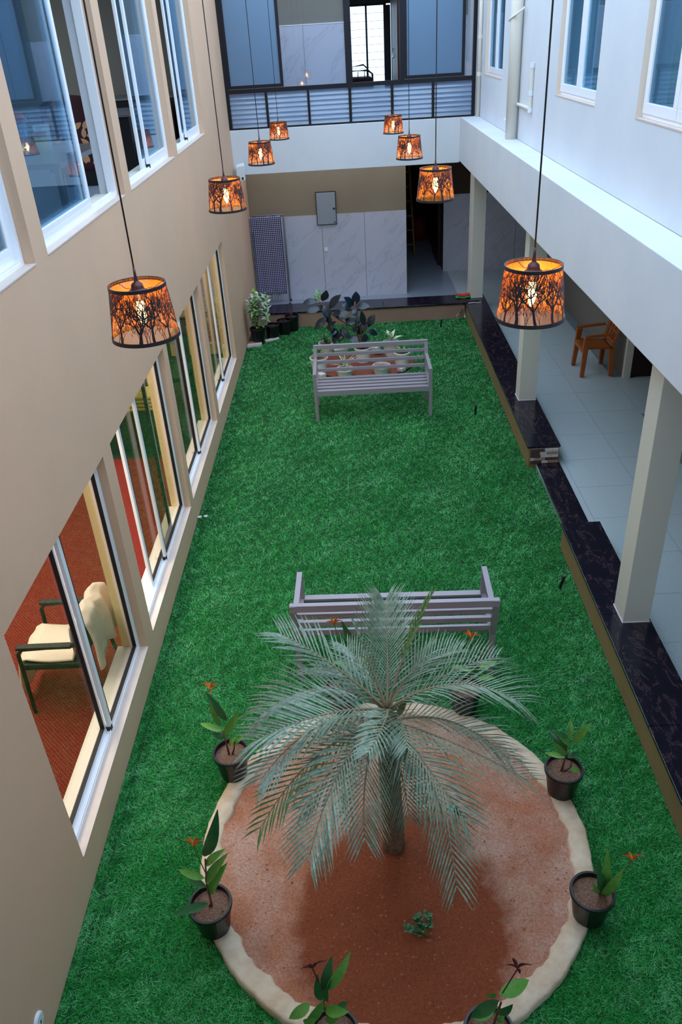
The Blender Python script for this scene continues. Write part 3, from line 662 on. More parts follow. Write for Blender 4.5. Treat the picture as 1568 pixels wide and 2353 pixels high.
# ---------------------------------------------------------------- palm
pc = Vector((.095, 3.106, 1.23))
palm = thing('palm_tree', 'young silvery green palm growing in the middle of the round soil bed', 'palm', (.11, 3.106, .05))
pts = []; rs = []
for k in range(26):
    t = k/25; pts.append((.112-.02*t, 3.106, .04+1.12*t)); rs.append((.068-.012*t)*(1.05 if k % 2 else .97))
MB().tube(pts, rs, 14).build('trunk', 'trunk_bark', palm, smooth=True)
def frond(u, v, k=0.0, arch=.16, ll=.25, n=34, w=.0085, z_base=0.0, m='palm_leaf', rm='palm_rachis', bend=0.0, start=.12, spread=.78, mid=None):
    a = pc+Vector((0, 0, z_base)); b = ray_near(u, v, pc, k)
    L = (b-a).length
    c = (a+b)/2+Vector((0, 0, arch*L*2))
    sdv = (b-a).cross(Vector((0, 0, 1))); c += sdv*random.uniform(-.16, .16)
    if mid: c = 2*ray_near(mid[0], mid[1], (a+b)/2+Vector((0, 0, arch*L)), 0)-(a+b)/2
    P = lambda t: a*(1-t)**2+c*2*t*(1-t)+b*t*t
    rb = MB(); N_ = 14; rb.tube([P(i/N_) for i in range(N_+1)], [.0075*(1-i/N_)+.0018 for i in range(N_+1)], 6)
    lb = MB(); n = int(n*.76); ll *= 1.10; w *= 1.15
    for i in range(n):
        t = start+(1-start)*(i/(n-1))**.95
        p = P(min(t, 1)); tg = (P(min(t+.02, 1.02))-P(t-.02)).normalized()
        sd = tg.cross(Vector((0, 0, 1)))
        if sd.length < .15: sd = tg.cross(Vector((0, 1, 0)))
        sd.normalize(); un = sd.cross(tg).normalized()
        env = (.45+.75*math.sin(PI*min(1, (t-start)/(1-start)*.78+.16)))
        l = ll*env*random.uniform(.88, 1.1)
        fw = .75+.6*(t-start)/(1-start)
        for s in (-1, 1):
            d = (sd*s*spread+tg*fw+un*random.uniform(.12, .42)).normalized()
            p1 = p+d*l*.5; p2 = p+d*l+Vector((0, 0, -.10*l))-un*.03*l
            nn = d.cross(un).normalized()*w/2; nz = un*w*.25
            o = len(lb.V)
            lb.V += [tuple(p-nn*.6), tuple(p+nn*.6), tuple(p1-nn-nz), tuple(p1+nn+nz), tuple(p2)]
            lb.F += [(o, o+1, o+3, o+2), (o+2, o+3, o+4)]
    f = lb.build('frond', m, palm); rb.build('rachis', rm, f, smooth=True)
random.seed(5)
# (tip pixel, distance beyond the crown along the line of sight, arch)
frond(885, 1385, .10, .02, .24, 40, z_base=.02)
frond(648, 1458, .05, .10, .23, 30, rm='palm_rachis')
frond(725, 1535, .45, .14, .22, 24, z_base=-.05)
frond(700, 1850, .2, .16, .22, 26, z_base=-.15)
frond(800, 1490, .25, .04, .20, 24)
frond(1060, 1492, .35, .12, .23, 32)
frond(1190, 1610, -.05, .16, .27, 40, w=.0095)
frond(1140, 1510, .30, .12, .24, 30, z_base=-.03)
frond(590, 1700, -.10, .17, .27, 38, w=.0095)
frond(610, 1635, .12, .18, .26, 34)
frond(605, 1785, -.12, .16, .25, 34, z_base=-.08)
frond(600, 1900, .05, .18, .20, 30, z_base=-.12, m='palm_green')
frond(712, 1965, -.18, .14, .26, 40, w=.0095, z_base=-.05)
frond(838, 1925, -.10, .16, .22, 34, z_base=-.1)
frond(1068, 1880, -.18, .16, .26, 36, w=.0095, z_base=-.04)
frond(1210, 1792, .05, .15, .25, 38, z_base=-.08)
frond(1165, 1740, .2, .14, .24, 34, z_base=-.10)
frond(1050, 2035, -.05, .14, .22, 38, z_base=-.15)
frond(850, 1725, -.50, .12, .16, 26, w=.012)
frond(935, 1715, -.42, .10, .16, 24)
frond(990, 1500, .15, .04, .18, 22)
frond(940, 1870, .2, .14, .2, 26, z_base=-.15)
frond(990, 1370, -.05, .0, .09, 16, w=.014, m='palm_green', spread=.25, start=.45)
frond(812, 1428, -.05, .0, .04, 10, m='palm_leaf', spread=.15, start=.6)
for k in range(9):   # leaf bases on the trunk
    th = k*2.4; z = .80+.045*k
    MB().leaf((.1+.05*math.cos(th), 3.106+.05*math.sin(th), z), (.1+.11*math.cos(th), 3.106+.11*math.sin(th), z+.14), .05, droop=-.1).build('leaf_base', 'stem_green', palm, solid=.006)

# ---------------------------------------------------------------- black pots with flowering plants
def pot_part(parent, c, rt=.122, h=.215, rb=.088, m='black_plastic', sm='pot_soil'):
    x, y, z = c
    MB().lathe([(.0, 0), (rb, 0), (rt-.008, h-.03), (rt, h-.03), (rt+.003, h-.012), (rt, h), (rt-.012, h), (rt-.014, h-.03), (rb-.004, .015), (0, .015)], c, 32).build('pot', m, parent, smooth=False)
    MB().lathe([(0, h-.03), (rt*.5, h-.026), (rt-.014, h-.035)], c, 24).build('soil', sm, parent, smooth=True)
cr1 = lambda X, Y: (380+X*.5485, 1300+Y*.5485)
cr2 = lambda X, Y: (380+X*.37, 1800+Y*.37)
cr3 = lambda X, Y: (900+X*.426, 1600+Y*.426)
def flower(parent, P, m='flower_red', s=1.0):
    b = MB(); b2 = MB()
    for k, (dx, dz) in enumerate(((-.045, .02), (-.02, .05), (.03, .045), (.055, .02), (.01, -.02))):
        (b if k != 1 else b2).leaf(P, P+Vector((dx*s, random.uniform(-.02, .02)*s, dz*s)), .014*s, up=(0, 1, .3), n=4, fold=.5)
    f = b.build('flower', m, parent, solid=.002); b2.build('petal', 'flower_orange' if m == 'flower_red' else m, f, solid=.002)
def flowering(name_lab, cx, cy, cf, stems, leaves, fl=None, dead=False, z=.062, dy=0):
    t = thing('potted_heliconia', name_lab, 'potted plant', (cx, cy, z), 'black pots of flowering plants set around the round bed')
    pot_part(t, (cx, cy, z))
    pl = lambda X, Y, e=0: at(*cf(X, Y), 1, cy+dy+e)
    for st in stems:
        p0 = Vector((cx+random.uniform(-.02, .02), cy, z+.18)); pp = [p0]+[pl(*q) for q in st]
        MB().tube(pp, [.008]+[.005]*(len(pp)-1), 6).build('stem', 'stem_brown', t, smooth=True)
    for i, L in enumerate(leaves):
        (x0, y0, x1, y1, w) = L; e = random.uniform(-.07, .07)
        a = pl(x0, y0); b_ = pl(x1, y1, e)
        MB().leaf(a, b_, w, up=(random.uniform(-.4, .4), -.6, .8), droop=.07, n=8, fold=.22).build('leaf', 'leaf_green' if i % 3 else 'leaf_deep', t, smooth=True)
    if fl:
        (sx, sy, fx, fy) = fl; A = pl(sx, sy); Bp = pl(fx, fy, -.03)
        MB().tube([A, (A+Bp)/2, Bp], .003, 5).build('flower_stalk', 'stem_green' if not dead else 'flower_dead', t)
        flower(t, Bp, 'flower_dead' if dead else 'flower_red', 1.15)
    return t
random.seed(21)
flowering('potted heliconia left of the palm, red bloom on its tallest leaf, behind the near-left pot', -.955, 3.72, cr1, [[(255, 740), (240, 690)], [(290, 760), (288, 720)]],
    [(258, 650, 168, 525, .05), (250, 710, 312, 603, .055), (240, 690, 145, 660, .045), (248, 722, 190, 700, .04), (235, 670, 185, 560, .04), (285, 750, 330, 715, .03), (300, 640, 395, 595, .02), (270, 755, 300, 715, .04)], (170, 540, 185, 515))
flowering('potted heliconia at near left on the rim, tallest leaves and an orange and red bloom', -.945, 2.63, cr2, [[(285, 740), (258, 640), (248, 470)], [(300, 800), (275, 690)]],
    [(245, 455, 325, 160, .07), (250, 510, 375, 405, .045), (245, 590, 80, 535, .045), (255, 645, 125, 575, .045), (250, 620, 392, 430, .055), (275, 690, 388, 490, .06), (270, 745, 42, 812, .05), (280, 850, 370, 785, .03), (272, 935, 298, 880, .03)], (252, 560, 172, 388))
flowering('potted heliconia right of the palm with two brown stems and no bloom', 1.235, 3.47, cr3, [[(940, 330), (948, 250)], [(968, 380), (975, 320)]],
    [(945, 300, 845, 170, .05), (955, 235, 963, 118, .045), (982, 250, 1072, 143, .055), (955, 222, 868, 195, .035), (940, 330, 826, 303, .035), (940, 318, 868, 238, .04), (948, 330, 1016, 298, .035), (968, 392, 1022, 405, .045), (960, 260, 900, 215, .04)])
flowering('potted heliconia at near right on the rim, red bloom leaning over the turf', 1.185, 2.62, cr3, [[(1095, 1130), (1130, 1070), (1160, 1000)]],
    [(1125, 1075, 1106, 855, .05), (1155, 1030, 1166, 818, .05), (1135, 1080, 1255, 925, .05), (1058, 1170, 1086, 1045, .05), (1056, 1168, 1128, 1140, .06), (1120, 1060, 1085, 1000, .03)], (1180, 1040, 1300, 885))
flowering('potted heliconia at the bottom edge, left of the pair, tall leaves and a withered bloom', -.245, 1.94, cr2, [[(985, 1390), (985, 1310)]],
    [(985, 1300, 1035, 1070, .05), (1000, 1290, 1152, 1042, .05), (985, 1345, 862, 1500, .05), (965, 1350, 945, 1180, .04), (900, 1365, 768, 1462, .055), (990, 1405, 1142, 1418, .055), (1050, 1400, 1135, 1358, .03), (1000, 1482, 1090, 1410, .045), (870, 1500, 942, 1460, .05), (980, 1340, 1010, 1270, .05)], (985, 1300, 915, 1150), True)
flowering('potted heliconia at the bottom edge, right of the pair, broad leaves and a withered bloom', .50, 1.93, cr3, [[(575, 1700), (592, 1650)]],
    [(580, 1640, 428, 1730, .06), (580, 1608, 742, 1530, .07), (450, 1742, 560, 1690, .045), (555, 1705, 655, 1660, .055), (560, 1600, 500, 1610, .04), (575, 1760, 610, 1710, .03)], (600, 1600, 680, 1470), True)
flowering('potted heliconia behind the palm on its right, under the bench leg, small red bloom', .71, 4.24, cr1, [[(1290, 520), (1290, 440)]],
    [(1290, 450, 1352, 300, .045), (1290, 440, 1195, 418, .04), (1300, 430, 1392, 400, .045), (1285, 420, 1240, 350, .03), (1310, 470, 1385, 470, .04)], (1275, 430, 1280, 298))
flowering('potted heliconia behind the palm on its left, mostly hidden by fronds, small red bloom', -.20, 4.30, cr1, [[(790, 500), (800, 380)]],
    [(800, 340, 738, 228, .05), (790, 430, 700, 400, .045), (800, 420, 870, 360, .045), (780, 500, 690, 480, .05)], (760, 400, 705, 240))
# small weed
wd_ = thing('small_weed', 'small leafy green seedling growing in the soil in front of the palm', 'plant', tuple(at(985, 2150, 2, .045)))
random.seed(4); wp = wd_.location
for st in range(6):
    a = random.uniform(0, 2*PI); tip = wp+Vector((.12*math.cos(a), .10*math.sin(a), random.uniform(.03, .08)))
    MB().tube([wp, (wp+tip)/2+Vector((0, 0, .02)), tip], .002, 5).build('stem', 'stem_green', wd_)
    b = MB()
    for k in range(14):
        q = wp.lerp(tip, random.uniform(.3, 1)); a2 = random.uniform(0, 2*PI); b.leaf(q, q+Vector((.03*math.cos(a2), .03*math.sin(a2), .008)), .022, n=4, fold=.1)
    b.build('leaves', 'leaf_deep', wd_)

# ---------------------------------------------------------------- benches
def make_bench(label, loc, flip):
    t = thing('slatted_bench', label, 'bench', (0, 0, 0))
    W = .77; s = .045; m = 'bench_metal'
    for sx in (-1, 1):
        x = sx*(W-s/2)
        B(x-s/2, -.285, 0, x+s/2, -.285+s, .635).build('leg', m, t, bevel=.003)
        B(x-s/2, .24, 0, x+s/2, .24+s, .42).build('leg', m, t, bevel=.003)
        MB().hexa([(x-s/2, .24, .42), (x+s/2, .24, .42), (x+s/2, .285, .42), (x-s/2, .285, .42), (x-s/2, .345, .82), (x+s/2, .345, .82), (x+s/2, .385, .82), (x-s/2, .385, .82)]).build('back_post', m, t)
        B(x-s/2, -.285, .635, x+s/2, .30, .66).build('armrest', m, t, bevel=.003)
        B(x-s/2+.002, -.24, .375, x+s/2-.002, .24, .415).build('side_rail', m, t)
    for k in range(5):
        y0 = -.285+.004+k*.108
        B(-W+s, y0, .40, W-s, y0+.062, .425).build('seat_slat', m, t, bevel=.003)
    B(-W+s, -.283, .355, W-s, -.262, .40).build('front_rail', m, t)
    for k in range(4):
        z = .795-k*.098; yb = .24+(z-.42)/.4*.105
        if k == 0: B(-W, yb, z-.03, W, yb+.042, z+.03).build('back_slat', m, t, bevel=.003)
        else: B(-W+s, yb+.006, z-.022, W-s, yb+.032, z+.022).build('back_slat', m, t, bevel=.003)
    t.location = loc; t.rotation_euler = (0, 0, PI if flip else 0)
    return t
b2 = make_bench('grey metal slatted bench at the far end facing the viewer, before the white pots', (.245, 9.84, 0), False)
b1 = make_bench('grey metal slatted bench behind the palm with its back to the viewer', (.225, 4.93, 0), True); b1.rotation_euler[2] = PI-.025

# ================================================================ PENDANT LAMPS
def cone_pt(s, h, H, r0_, r1_, dr=0.0):
    """s: arc fraction 0..1, h: height 0..H (bottom to top)"""
    th = s*2*PI; r = r0_+(r1_-r0_)*h/H+dr
    return (r*math.cos(th), r*math.sin(th), h)
SH, SR0, SR1 = .215, .140, .115
def shade_meshes():
    random.seed(77); outer = MB(); inner = MB(); circ = 2*PI*.128
    def ribbon(x0, h0, x1, h1, w0, w1):
        dx, dh = x1-x0, h1-h0; L = math.hypot(dx, dh)+1e-6; nx, nh = -dh/L, dx/L
        if max(h0, h1) > SH: return
        q = [(x0+nx*w0/2, h0+nh*w0/2), (x0-nx*w0/2, h0-nh*w0/2), (x1-nx*w1/2, h1-nh*w1/2), (x1+nx*w1/2, h1+nh*w1/2)]
        for b, dr, fl in ((outer, 0, 0), (inner, -.0022, 1)):
            vs = [cone_pt(a/circ, min(max(h, 0), SH), SH, SR0, SR1, dr) for a, h in q]
            b.add(vs, [(0, 1, 2, 3) if fl else (3, 2, 1, 0)])
    def branch(x, h, ang, L, w, d):
        if d == 0 or h > SH-.004: return
        k = 2; xx_, hh = x, h
        for i in range(k):
            ang2 = ang+random.uniform(-.18, .18); nx_ = xx_+math.sin(ang2)*L/k; nh_ = hh+math.cos(ang2)*L/k
            if nh_ > SH: nh_ = SH
            ribbon(xx_, hh, nx_, nh_, w*(1-.15*i), w*(1-.15*(i+1))); xx_, hh = nx_, nh_
        n_ = 3 if d > 4 else 2
        for j in range(n_):
            sp = (j-(n_-1)/2)*random.uniform(.45, .75)
            branch(xx_, hh, ang*.8+sp+random.uniform(-.1, .1), L*random.uniform(.62, .85), w*.62, d-1)
    nt_ = 12
    for k in range(nt_):
        x0 = (k+random.uniform(-.2, .2))*circ/nt_
        branch(x0, 0, random.uniform(-.06, .06), random.uniform(.04, .07), random.choice([.009, .012, .015]), 7)
        for j in range(2):
            branch(x0+random.uniform(-.04, .04), 0, random.uniform(-.3, .3), .028, .003, 4)
    for k in range(2300):   # fine twigs thickening towards the top
        x = random.uniform(0, circ); h = SH*(.18+.82*random.random()**.75); a = random.uniform(-.6, .6); l = random.uniform(.010, .028)
        ribbon(x, h, x+math.sin(a)*l, min(SH, h+math.cos(a)*l), random.uniform(.0012, .0026), .0008)
    return outer, inner
so, si = shade_meshes()
lamp0 = thing('pendant_lamp', 'x', 'lamp', (0, 0, 0), 'pendant lamps hanging in two rows over the lawn')
ZT = SH/2
shp = MB(); shp.V = [(v[0], v[1], v[2]-ZT) for v in so.V]; shp.F = so.F
sh = shp.build('lamp_shade', 'shade_black', lamp0)
shi = MB(); shi.V = [(v[0], v[1], v[2]-ZT) for v in si.V]; shi.F = si.F
shi.build('gold_lining', 'gold_foil', sh)
MB().lathe([(SR0-.0034, -ZT), (SR1-.0034, ZT)], n=48).build('amber_mesh', 'amber_mesh', sh, smooth=True)
MB().lathe([(SR0-.003, -ZT-.004), (SR0+.002, -ZT-.004), (SR0+.001, -ZT+.012), (SR0-.003, -ZT+.012), (SR0-.003, -ZT-.004)], n=40).build('rim', 'shade_black', sh, smooth=False)
MB().lathe([(SR1-.003, ZT-.010), (SR1+.002, ZT-.010), (SR1+.002, ZT+.004), (SR1-.003, ZT+.004), (SR1-.003, ZT-.010)], n=40).build('rim', 'shade_black', sh)
sp_ = MB()
for k in range(3):
    th = k*2*PI/3+.5; sp_.tube([(.022*math.cos(th), .022*math.sin(th), ZT-.022), (.07*math.cos(th), .07*math.sin(th), ZT-.022), (.113*math.cos(th), .113*math.sin(th), ZT-.002)], .0014, 5)
sp_.build('shade_spider', 'dark_metal', lamp0)
MB().lathe([(.0, .070+ZT), (.0045, .070+ZT), (.006, .035+ZT), (.008, .022+ZT), (.010, .012+ZT), (.022, .004+ZT), (.026, -.010+ZT), (.028, -.020+ZT), (.036, -.022+ZT), (.036, -.027+ZT), (.024, -.029+ZT), (.022, -.062+ZT), (0, -.062+ZT)], n=20).build('bulb_holder', 'brass_holder', lamp0, smooth=True)
bl = MB().lathe([(0, -.062+ZT), (.012, -.064+ZT), (.017, -.080+ZT), (.021, -.105+ZT), (.019, -.130+ZT), (.011, -.152+ZT), (.004, -.166+ZT), (0, -.170+ZT)], n=16)
bl.build('bulb', 'bulb_glow', lamp0, smooth=True)
MB().tube([(0, 0, .068+ZT), (0, 0, .8), (.002, .001, 1.5), (0, 0, 2.25)], .0035, 6).build('cord', 'black_rubber', lamp0, smooth=True)
lp = [(-.86, 3.21, 3.462, 'pendant lamp nearest on the left, large tree cut-out shade glowing orange'),
      (-.878, 6.20, 3.418, 'second pendant lamp from the front in the left row, glowing before the white speaker'),
      (-.868, 9.08, 3.351, 'third pendant lamp from the front in the left row, over the white far beam'),
      (-.874, 12.1, 3.272, 'farthest pendant lamp in the left row, beside the glass louvres'),
      (.744, 3.21, 3.452, 'pendant lamp nearest on the right, in front of a white pillar'),
      (.672, 6.22, 3.404, 'second pendant lamp from the front in the right row, before the dark corridor'),
      (.703, 9.08, 3.322, 'third pendant lamp from the front in the right row, over the white far beam'),
      (.709, 11.98, 3.276, 'farthest pendant lamp in the right row, below the dark mullion')]
for k, (x, y_, z, lab) in enumerate(lp):
    L = lamp0 if k == 0 else copy_tree(lamp0)
    L.location = (x, y_, z); L['label'] = lab; L.rotation_euler = (0, 0, k*.9)
    pl_ = bpy.data.lights.new('bulb_light', 'POINT'); pl_.energy = BULB_POWER; pl_.color = (1, .62, .26); pl_.shadow_soft_size = .024
    po = bpy.data.objects.new('bulb_light', pl_); po.parent = L; po.location = (0, 0, -.03+ZT-.085); col.objects.link(po)
    pl_.energy = BULB_POWER
for nm, x, lab in (('cord_rail', -.87, 'thin steel rail carrying the left row of lamp cords'), ('cord_rail', .705, 'thin steel rail carrying the right row of lamp cords')):
    B(x-.06, -1.6, 5.66, x+.06, 13.8, 5.72).build(nm, 'steel')
    o = bpy.context.scene.collection.objects[-1]; tag(o, lab, 'rail')
for o in col.objects:
    if o.name.startswith('cord') and o.parent is not None and not o.name.startswith('cord_rail'):
        o.scale = (1, 1, 1)

# ================================================================ FAR END
# distribution board, switch plate, speaker
eb = thing('distribution_board', 'grey metal electrical panel set in the far marble wall', 'electrical panel', (-.347, 15.07, 1.39))
MB().box(-.53, 15.05, 1.395, -.167, 15.07, 1.965).build('frame', 'dark_metal', eb); B(-.518, 15.035, 1.407, -.179, 15.055, 1.953).build('door', 'panel_grey', eb, bevel=.004)
B(-.225, 15.028, 1.66, -.19, 15.036, 1.69).build('lock', 'black_rubber', eb); B(-.215, 15.028, 1.43, -.195, 15.036, 1.45).build('lock', 'black_rubber', eb)
tag(B(-.43, 15.058, .92, -.358, 15.07, .99).build('switch_plate', 'white_plastic', bevel=.003), 'small white switch plate on the far marble wall below the electrical panel', 'switch')
sp = thing('wall_speaker', 'white box speaker bracketed to the far beam in the left corner', 'speaker', (-1.62, 13.5, 2.5))
MB().hexa([(-1.69, 13.38, 2.45), (-1.555, 13.38, 2.47), (-1.57, 13.5, 2.50), (-1.68, 13.5, 2.48), (-1.69, 13.35, 2.68), (-1.55, 13.35, 2.70), (-1.57, 13.5, 2.72), (-1.68, 13.5, 2.70)]).build('cabinet', 'white_plastic', sp, bevel=.012)
MB().tube([(-1.70, 13.6, 2.62), (-1.71, 13.52, 2.62), (-1.67, 13.47, 2.62)], .014, 8).build('bracket', 'white_plastic', sp); B(-1.615, 13.370, 2.485, -1.585, 13.384, 2.52).build('badge', 'black_rubber', sp)

# drying rack with checked cloth
dk = thing('checked_cloth', 'blue and white checked cotton cloth with tasselled edges hung on the rack', 'cloth', (-1.44, 14.83, 1.62))
def clothfn(a, b_):
    x = -1.74+.565*a; z = 1.64-1.40*b_; yv = 14.83-.012*math.sin(a*19)*b_-.03*math.sin(b_*PI)*.3
    return (x, yv, z-.008*math.cos(a*20)*(1-b_))
c1 = MB().grid(clothfn, 40, 30).build('cloth', 'checked_cotton', dk, smooth=True, solid=.003)
c2 = MB().grid(lambda a, b_: (-1.73+.555*a, 14.875+.01*math.sin(a*15), 1.64-1.0*b_), 20, 6).build('back_fold', 'checked_cotton', dk, smooth=True, solid=.003)
random.seed(2)
for k in range(16):
    x = -1.73+.036*k; MB().tube([(x, 14.83, .245), (x+random.uniform(-.01, .01), 14.825, .20), (x+random.uniform(-.015, .015), 14.83, .15-random.random()*.03)], .004, 5).build('tassel', 'tassel', dk)
sb_ = MB()
for k in range(26):
    z = 1.60-k*.053; x = -1.172; sb_.tube([(x, 14.83, z), (x+.022+random.uniform(-.008, .012), 14.83, z-.02), (x+.03, 14.832, z-.045)], .0035, 5)
tf = sb_.build('side_fringe', 'tassel', dk); tf['kind'] = 'stuff'
rk = thing('clothes_rack', 'folding clothes stand with black feet behind the checked cloth', 'rack', (-1.44, 14.86, .05))
for x in (-1.70, -1.13):
    MB().tube([(x, 14.72, .075), (x, 14.853, 1.655)], .010, 8).build('leg', 'steel', rk); MB().tube([(x, 15.0, .075), (x, 14.857, 1.655)], .010, 8).build('leg', 'steel', rk)
    for yv in (14.72, 15.0): MB().lathe([(0, 0), (.022, .003), (.025, .02), (.02, .04), (0, .045)], (x, yv, .05), 12).build('foot', 'black_rubber', rk)
MB().tube([(-1.70, 14.855, 1.655), (-1.13, 14.855, 1.655)], .010, 8).build('top_bar', 'steel', rk)

# things on the ledge corner
ct = thing('folded_cloth', 'folded red and green cloth on the far granite ledge beside the corner pillar', 'cloth', tuple(at(1065, 684, 2, .28)))
cp = ct.location
MB().grid(lambda a, b_: (cp.x-.13+.26*a, cp.y-.06+.13*b_+.02*a, .291+.006*math.sin(a*9)+.004*math.sin(b_*6)), 12, 6).build('green_fold', 'green_cloth', ct, smooth=True, solid=.018)
MB().grid(lambda a, b_: (cp.x-.10+.24*a, cp.y-.02+.12*b_+.02*a, .316+.006*math.sin(a*8+1)), 12, 6).build('red_fold', 'red_cloth', ct, smooth=True, solid=.022)
p_ = at(1088, 692, 2, .285)
tag(MB().grid(lambda a, b_: (p_.x-.10+.22*a, p_.y-.13+.07*b_+.02*a, .284+.003*math.sin(a*5)), 6, 2).build('paper_sheet', 'grey_paper', solid=.002), 'small grey sheet of paper on the granite corner below the far pillar', 'paper')
tag(MB().tube([(p_.x-.12, p_.y-.03, .292), (p_.x+.10, p_.y-.02, .292)], .011, 8).build('hair_brush', 'black_plastic'), 'thin black brush lying on the granite corner before the far pillar', 'brush')
tp = thing('garden_tap', 'chrome tap on the tan kerb in the far right corner of the lawn', 'tap', (1.93, 13.55, .14))
MB().tube([(1.93, 13.56, .14), (1.92, 13.46, .14), (1.88, 13.44, .13), (1.84, 13.43, .08)], .012, 8).build('spout', 'chrome', tp); MB().tube([(1.95, 13.46, .15), (1.95, 13.46, .19), (1.91, 13.46, .195)], .008, 8).build('handle', 'chrome', tp)

# pots in the far left corner
def simple_pot(label, x, y_, rt, h, rb, m='black_plastic', sm='dark_soil', name='nursery_pot', cat='plant pot', group=None, z=0):
    t = thing(name, label, cat, (x, y_, z), group); pot_part(t, (x, y_, z), rt, h, rb, m, sm); return t
corner = 'black nursery pots in the far left corner'
vg = simple_pot('black pot with a bushy white and green variegated shrub in the far left corner', -1.56, 12.80, .13, .27, .10, name='potted_shrub', cat='potted plant', group=corner)
random.seed(9)
for k in range(5):
    MB().tube([(-1.56, 12.80, .24), (-1.55+random.uniform(-.08, .08), 12.82+random.uniform(-.06, .06), .7)], .006, 5).build('stem', 'stem_brown', vg)
for k in range(280):
    c = Vector((-1.56+random.gauss(0, .10), 12.84+random.gauss(0, .09), .55+random.gauss(0, .15)))
    c.x = max(min(c.x, -1.36), -1.62); c.z = min(max(c.z, .30), .80); a = random.uniform(0, 2*PI); el = random.uniform(-.3, .7); l = random.uniform(.10, .16)
    MB().leaf(c, c+Vector((l*math.cos(a)*math.cos(el)*.8, l*math.sin(a)*math.cos(el), l*math.sin(el))), .045, n=3, fold=.2).build('leaf', ('leaf_varieg', 'leaf_green', 'leaf_varieg', 'leaf_pale')[k % 4], vg)
p1 = simple_pot('grey scuffed nursery pot beside the variegated shrub', -1.335, 13.02, .125, .24, .10, group=corner)
p2 = simple_pot('black nursery pot with a dying purple stem, third from the left corner', -1.15, 13.24, .125, .24, .10, group=corner)
p3 = simple_pot('black nursery pot against the tan kerb, last of the corner row', -1.02, 13.40, .125, .26, .10, group=corner)
for k, pp in enumerate((p1, p2, p3)):
    L_ = pp.location
    for j in range(5):
        a = random.uniform(0, 6); MB().leaf(L_+Vector((0, 0, .22)), L_+Vector((.07*math.cos(a), .07*math.sin(a), .26+random.random()*.09)), .02, n=3).build('leaf', 'flower_dead', pp)
tag(MB().hexa([(-1.74, 12.58, 0), (-1.50, 12.62, 0), (-1.5, 12.72, 0), (-1.74, 12.68, 0), (-1.74, 12.58, .05), (-1.5, 12.62, .05), (-1.5, 12.72, .05), (-1.74, 12.68, .05)]).build('edging_stone', 'white_stone', bevel=.008), 'white edging stone in front of the variegated shrub pot', 'stone')
tag(MB().hexa([(-1.44, 12.80, 0), (-1.22, 12.94, 0), (-1.27, 13.0, 0), (-1.49, 12.86, 0), (-1.44, 12.80, .035), (-1.22, 12.94, .035), (-1.27, 13.0, .035), (-1.49, 12.86, .035)]).build('edging_stone', 'white_stone', bevel=.008), 'white edging stone under the scuffed grey nursery pot', 'stone')
tag(MB().hexa([(-1.74, 12.70, 0), (-1.55, 12.72, 0), (-1.55, 12.78, 0), (-1.74, 12.76, 0), (-1.74, 12.70, .06), (-1.55, 12.72, .06), (-1.55, 12.78, .06), (-1.74, 12.76, .06)]).build('terracotta_brick', 'terracotta', bevel=.006), 'reddish brick lying behind the white edging stone in the left corner', 'brick')

# ---------------------------------------------------------------- far flower bed behind the bench
fb = thing('planting_bed', 'small red soil bed behind the far bench, holding white pots', 'planter', (.16, 11.5, 0))
MB().grid(lambda a, b_: (.16+.77*b_*math.cos(a*2*PI), 11.5+.54*b_*math.sin(a*2*PI), .035-.01*b_+.004*math.sin(a*40*b_)), 48, 8).build('soil', 'bed_soil', fb)
cz = lambda X, Y: (660+X*.2423, 640+Y*.2423)
stones = [((285, 900), (350, 925)), ((440, 690), (570, 665)), ((750, 650), (870, 665)), ((1060, 850), (1110, 865))]
for k, (a, b_) in enumerate(stones):
    A = at(*cz(*a), 2, .04); C_ = at(*cz(*b_), 2, .04); MB().beam((A.x, A.y, .04), (C_.x, C_.y, .04), .10, .06).build('edging_stone', 'white_stone', fb, bevel=.01)
wp_ = 'white pots in the far flower bed'
def wpot(label, X, Y, rt, h, plant=None, sm='pot_soil', yoff=.0, nl=0, lm='leaf_deep', ll=.15, lw=.05, up=.8):
    P = at(*cz(X, Y), 2, h); t = simple_pot(label, P.x, P.y+yoff, rt, h, rt*.72, 'white_ceramic', sm, 'white_planter', 'potted plant' if nl else 'plant pot', wp_, .0)
    t.location.z = 0
    for k in range(nl):
        a = random.uniform(0, 2*PI); c = Vector((P.x, P.y+yoff, h-.02)); el = random.uniform(.3, up*1.6)
        MB().leaf(c, c+Vector((ll*math.cos(a)*math.cos(el), ll*math.sin(a)*math.cos(el), ll*math.sin(el))), lw, n=5, droop=.15).build('leaf', lm, t, smooth=True)
    return t
random.seed(31)
wpot('white pot of dark broad leaves at the back left of the far bed', 368, 605, .12, .22, nl=9, lm='leaf_deep', ll=.16, lw=.07)
wpot('large white pot at the left end of the far bed with yellowing leaves', 300, 745, .135, .26, nl=9, lm='leaf_green', ll=.20, lw=.06)
wpot('white pot with a striped spider plant, front left of the far bed', 548, 850, .13, .16, sm='dark_soil', nl=22, lm='leaf_pale', ll=.27, lw=.016, up=.9)
wpot('white pot of bare red soil at the front of the far bed', 895, 820, .135, .16)
wpot('white pot with a pale veined caladium at the back right of the far bed', 985, 600, .13, .24, nl=8, lm='leaf_pale', ll=.22, lw=.08)
wpot('white pot with dark soil at the right end of the far bed', 1090, 690, .13, .26, sm='dark_soil', nl=6, lm='leaf_green', ll=.14, lw=.05)
rp_ = at(*cz(715, 640), 1, 11.62)
rb_ = thing('rubber_plant', 'tall rubber plant with big glossy dark leaves behind the far bench', 'plant', (rp_.x, 11.62, 0))
pot_part(rb_, (rp_.x, 11.62, 0), .13, .26, .10, 'white_ceramic', 'dark_soil')
RY = 11.6
def rpt(X, Y, e=0): return at(*cz(X, Y), 1, RY+e)
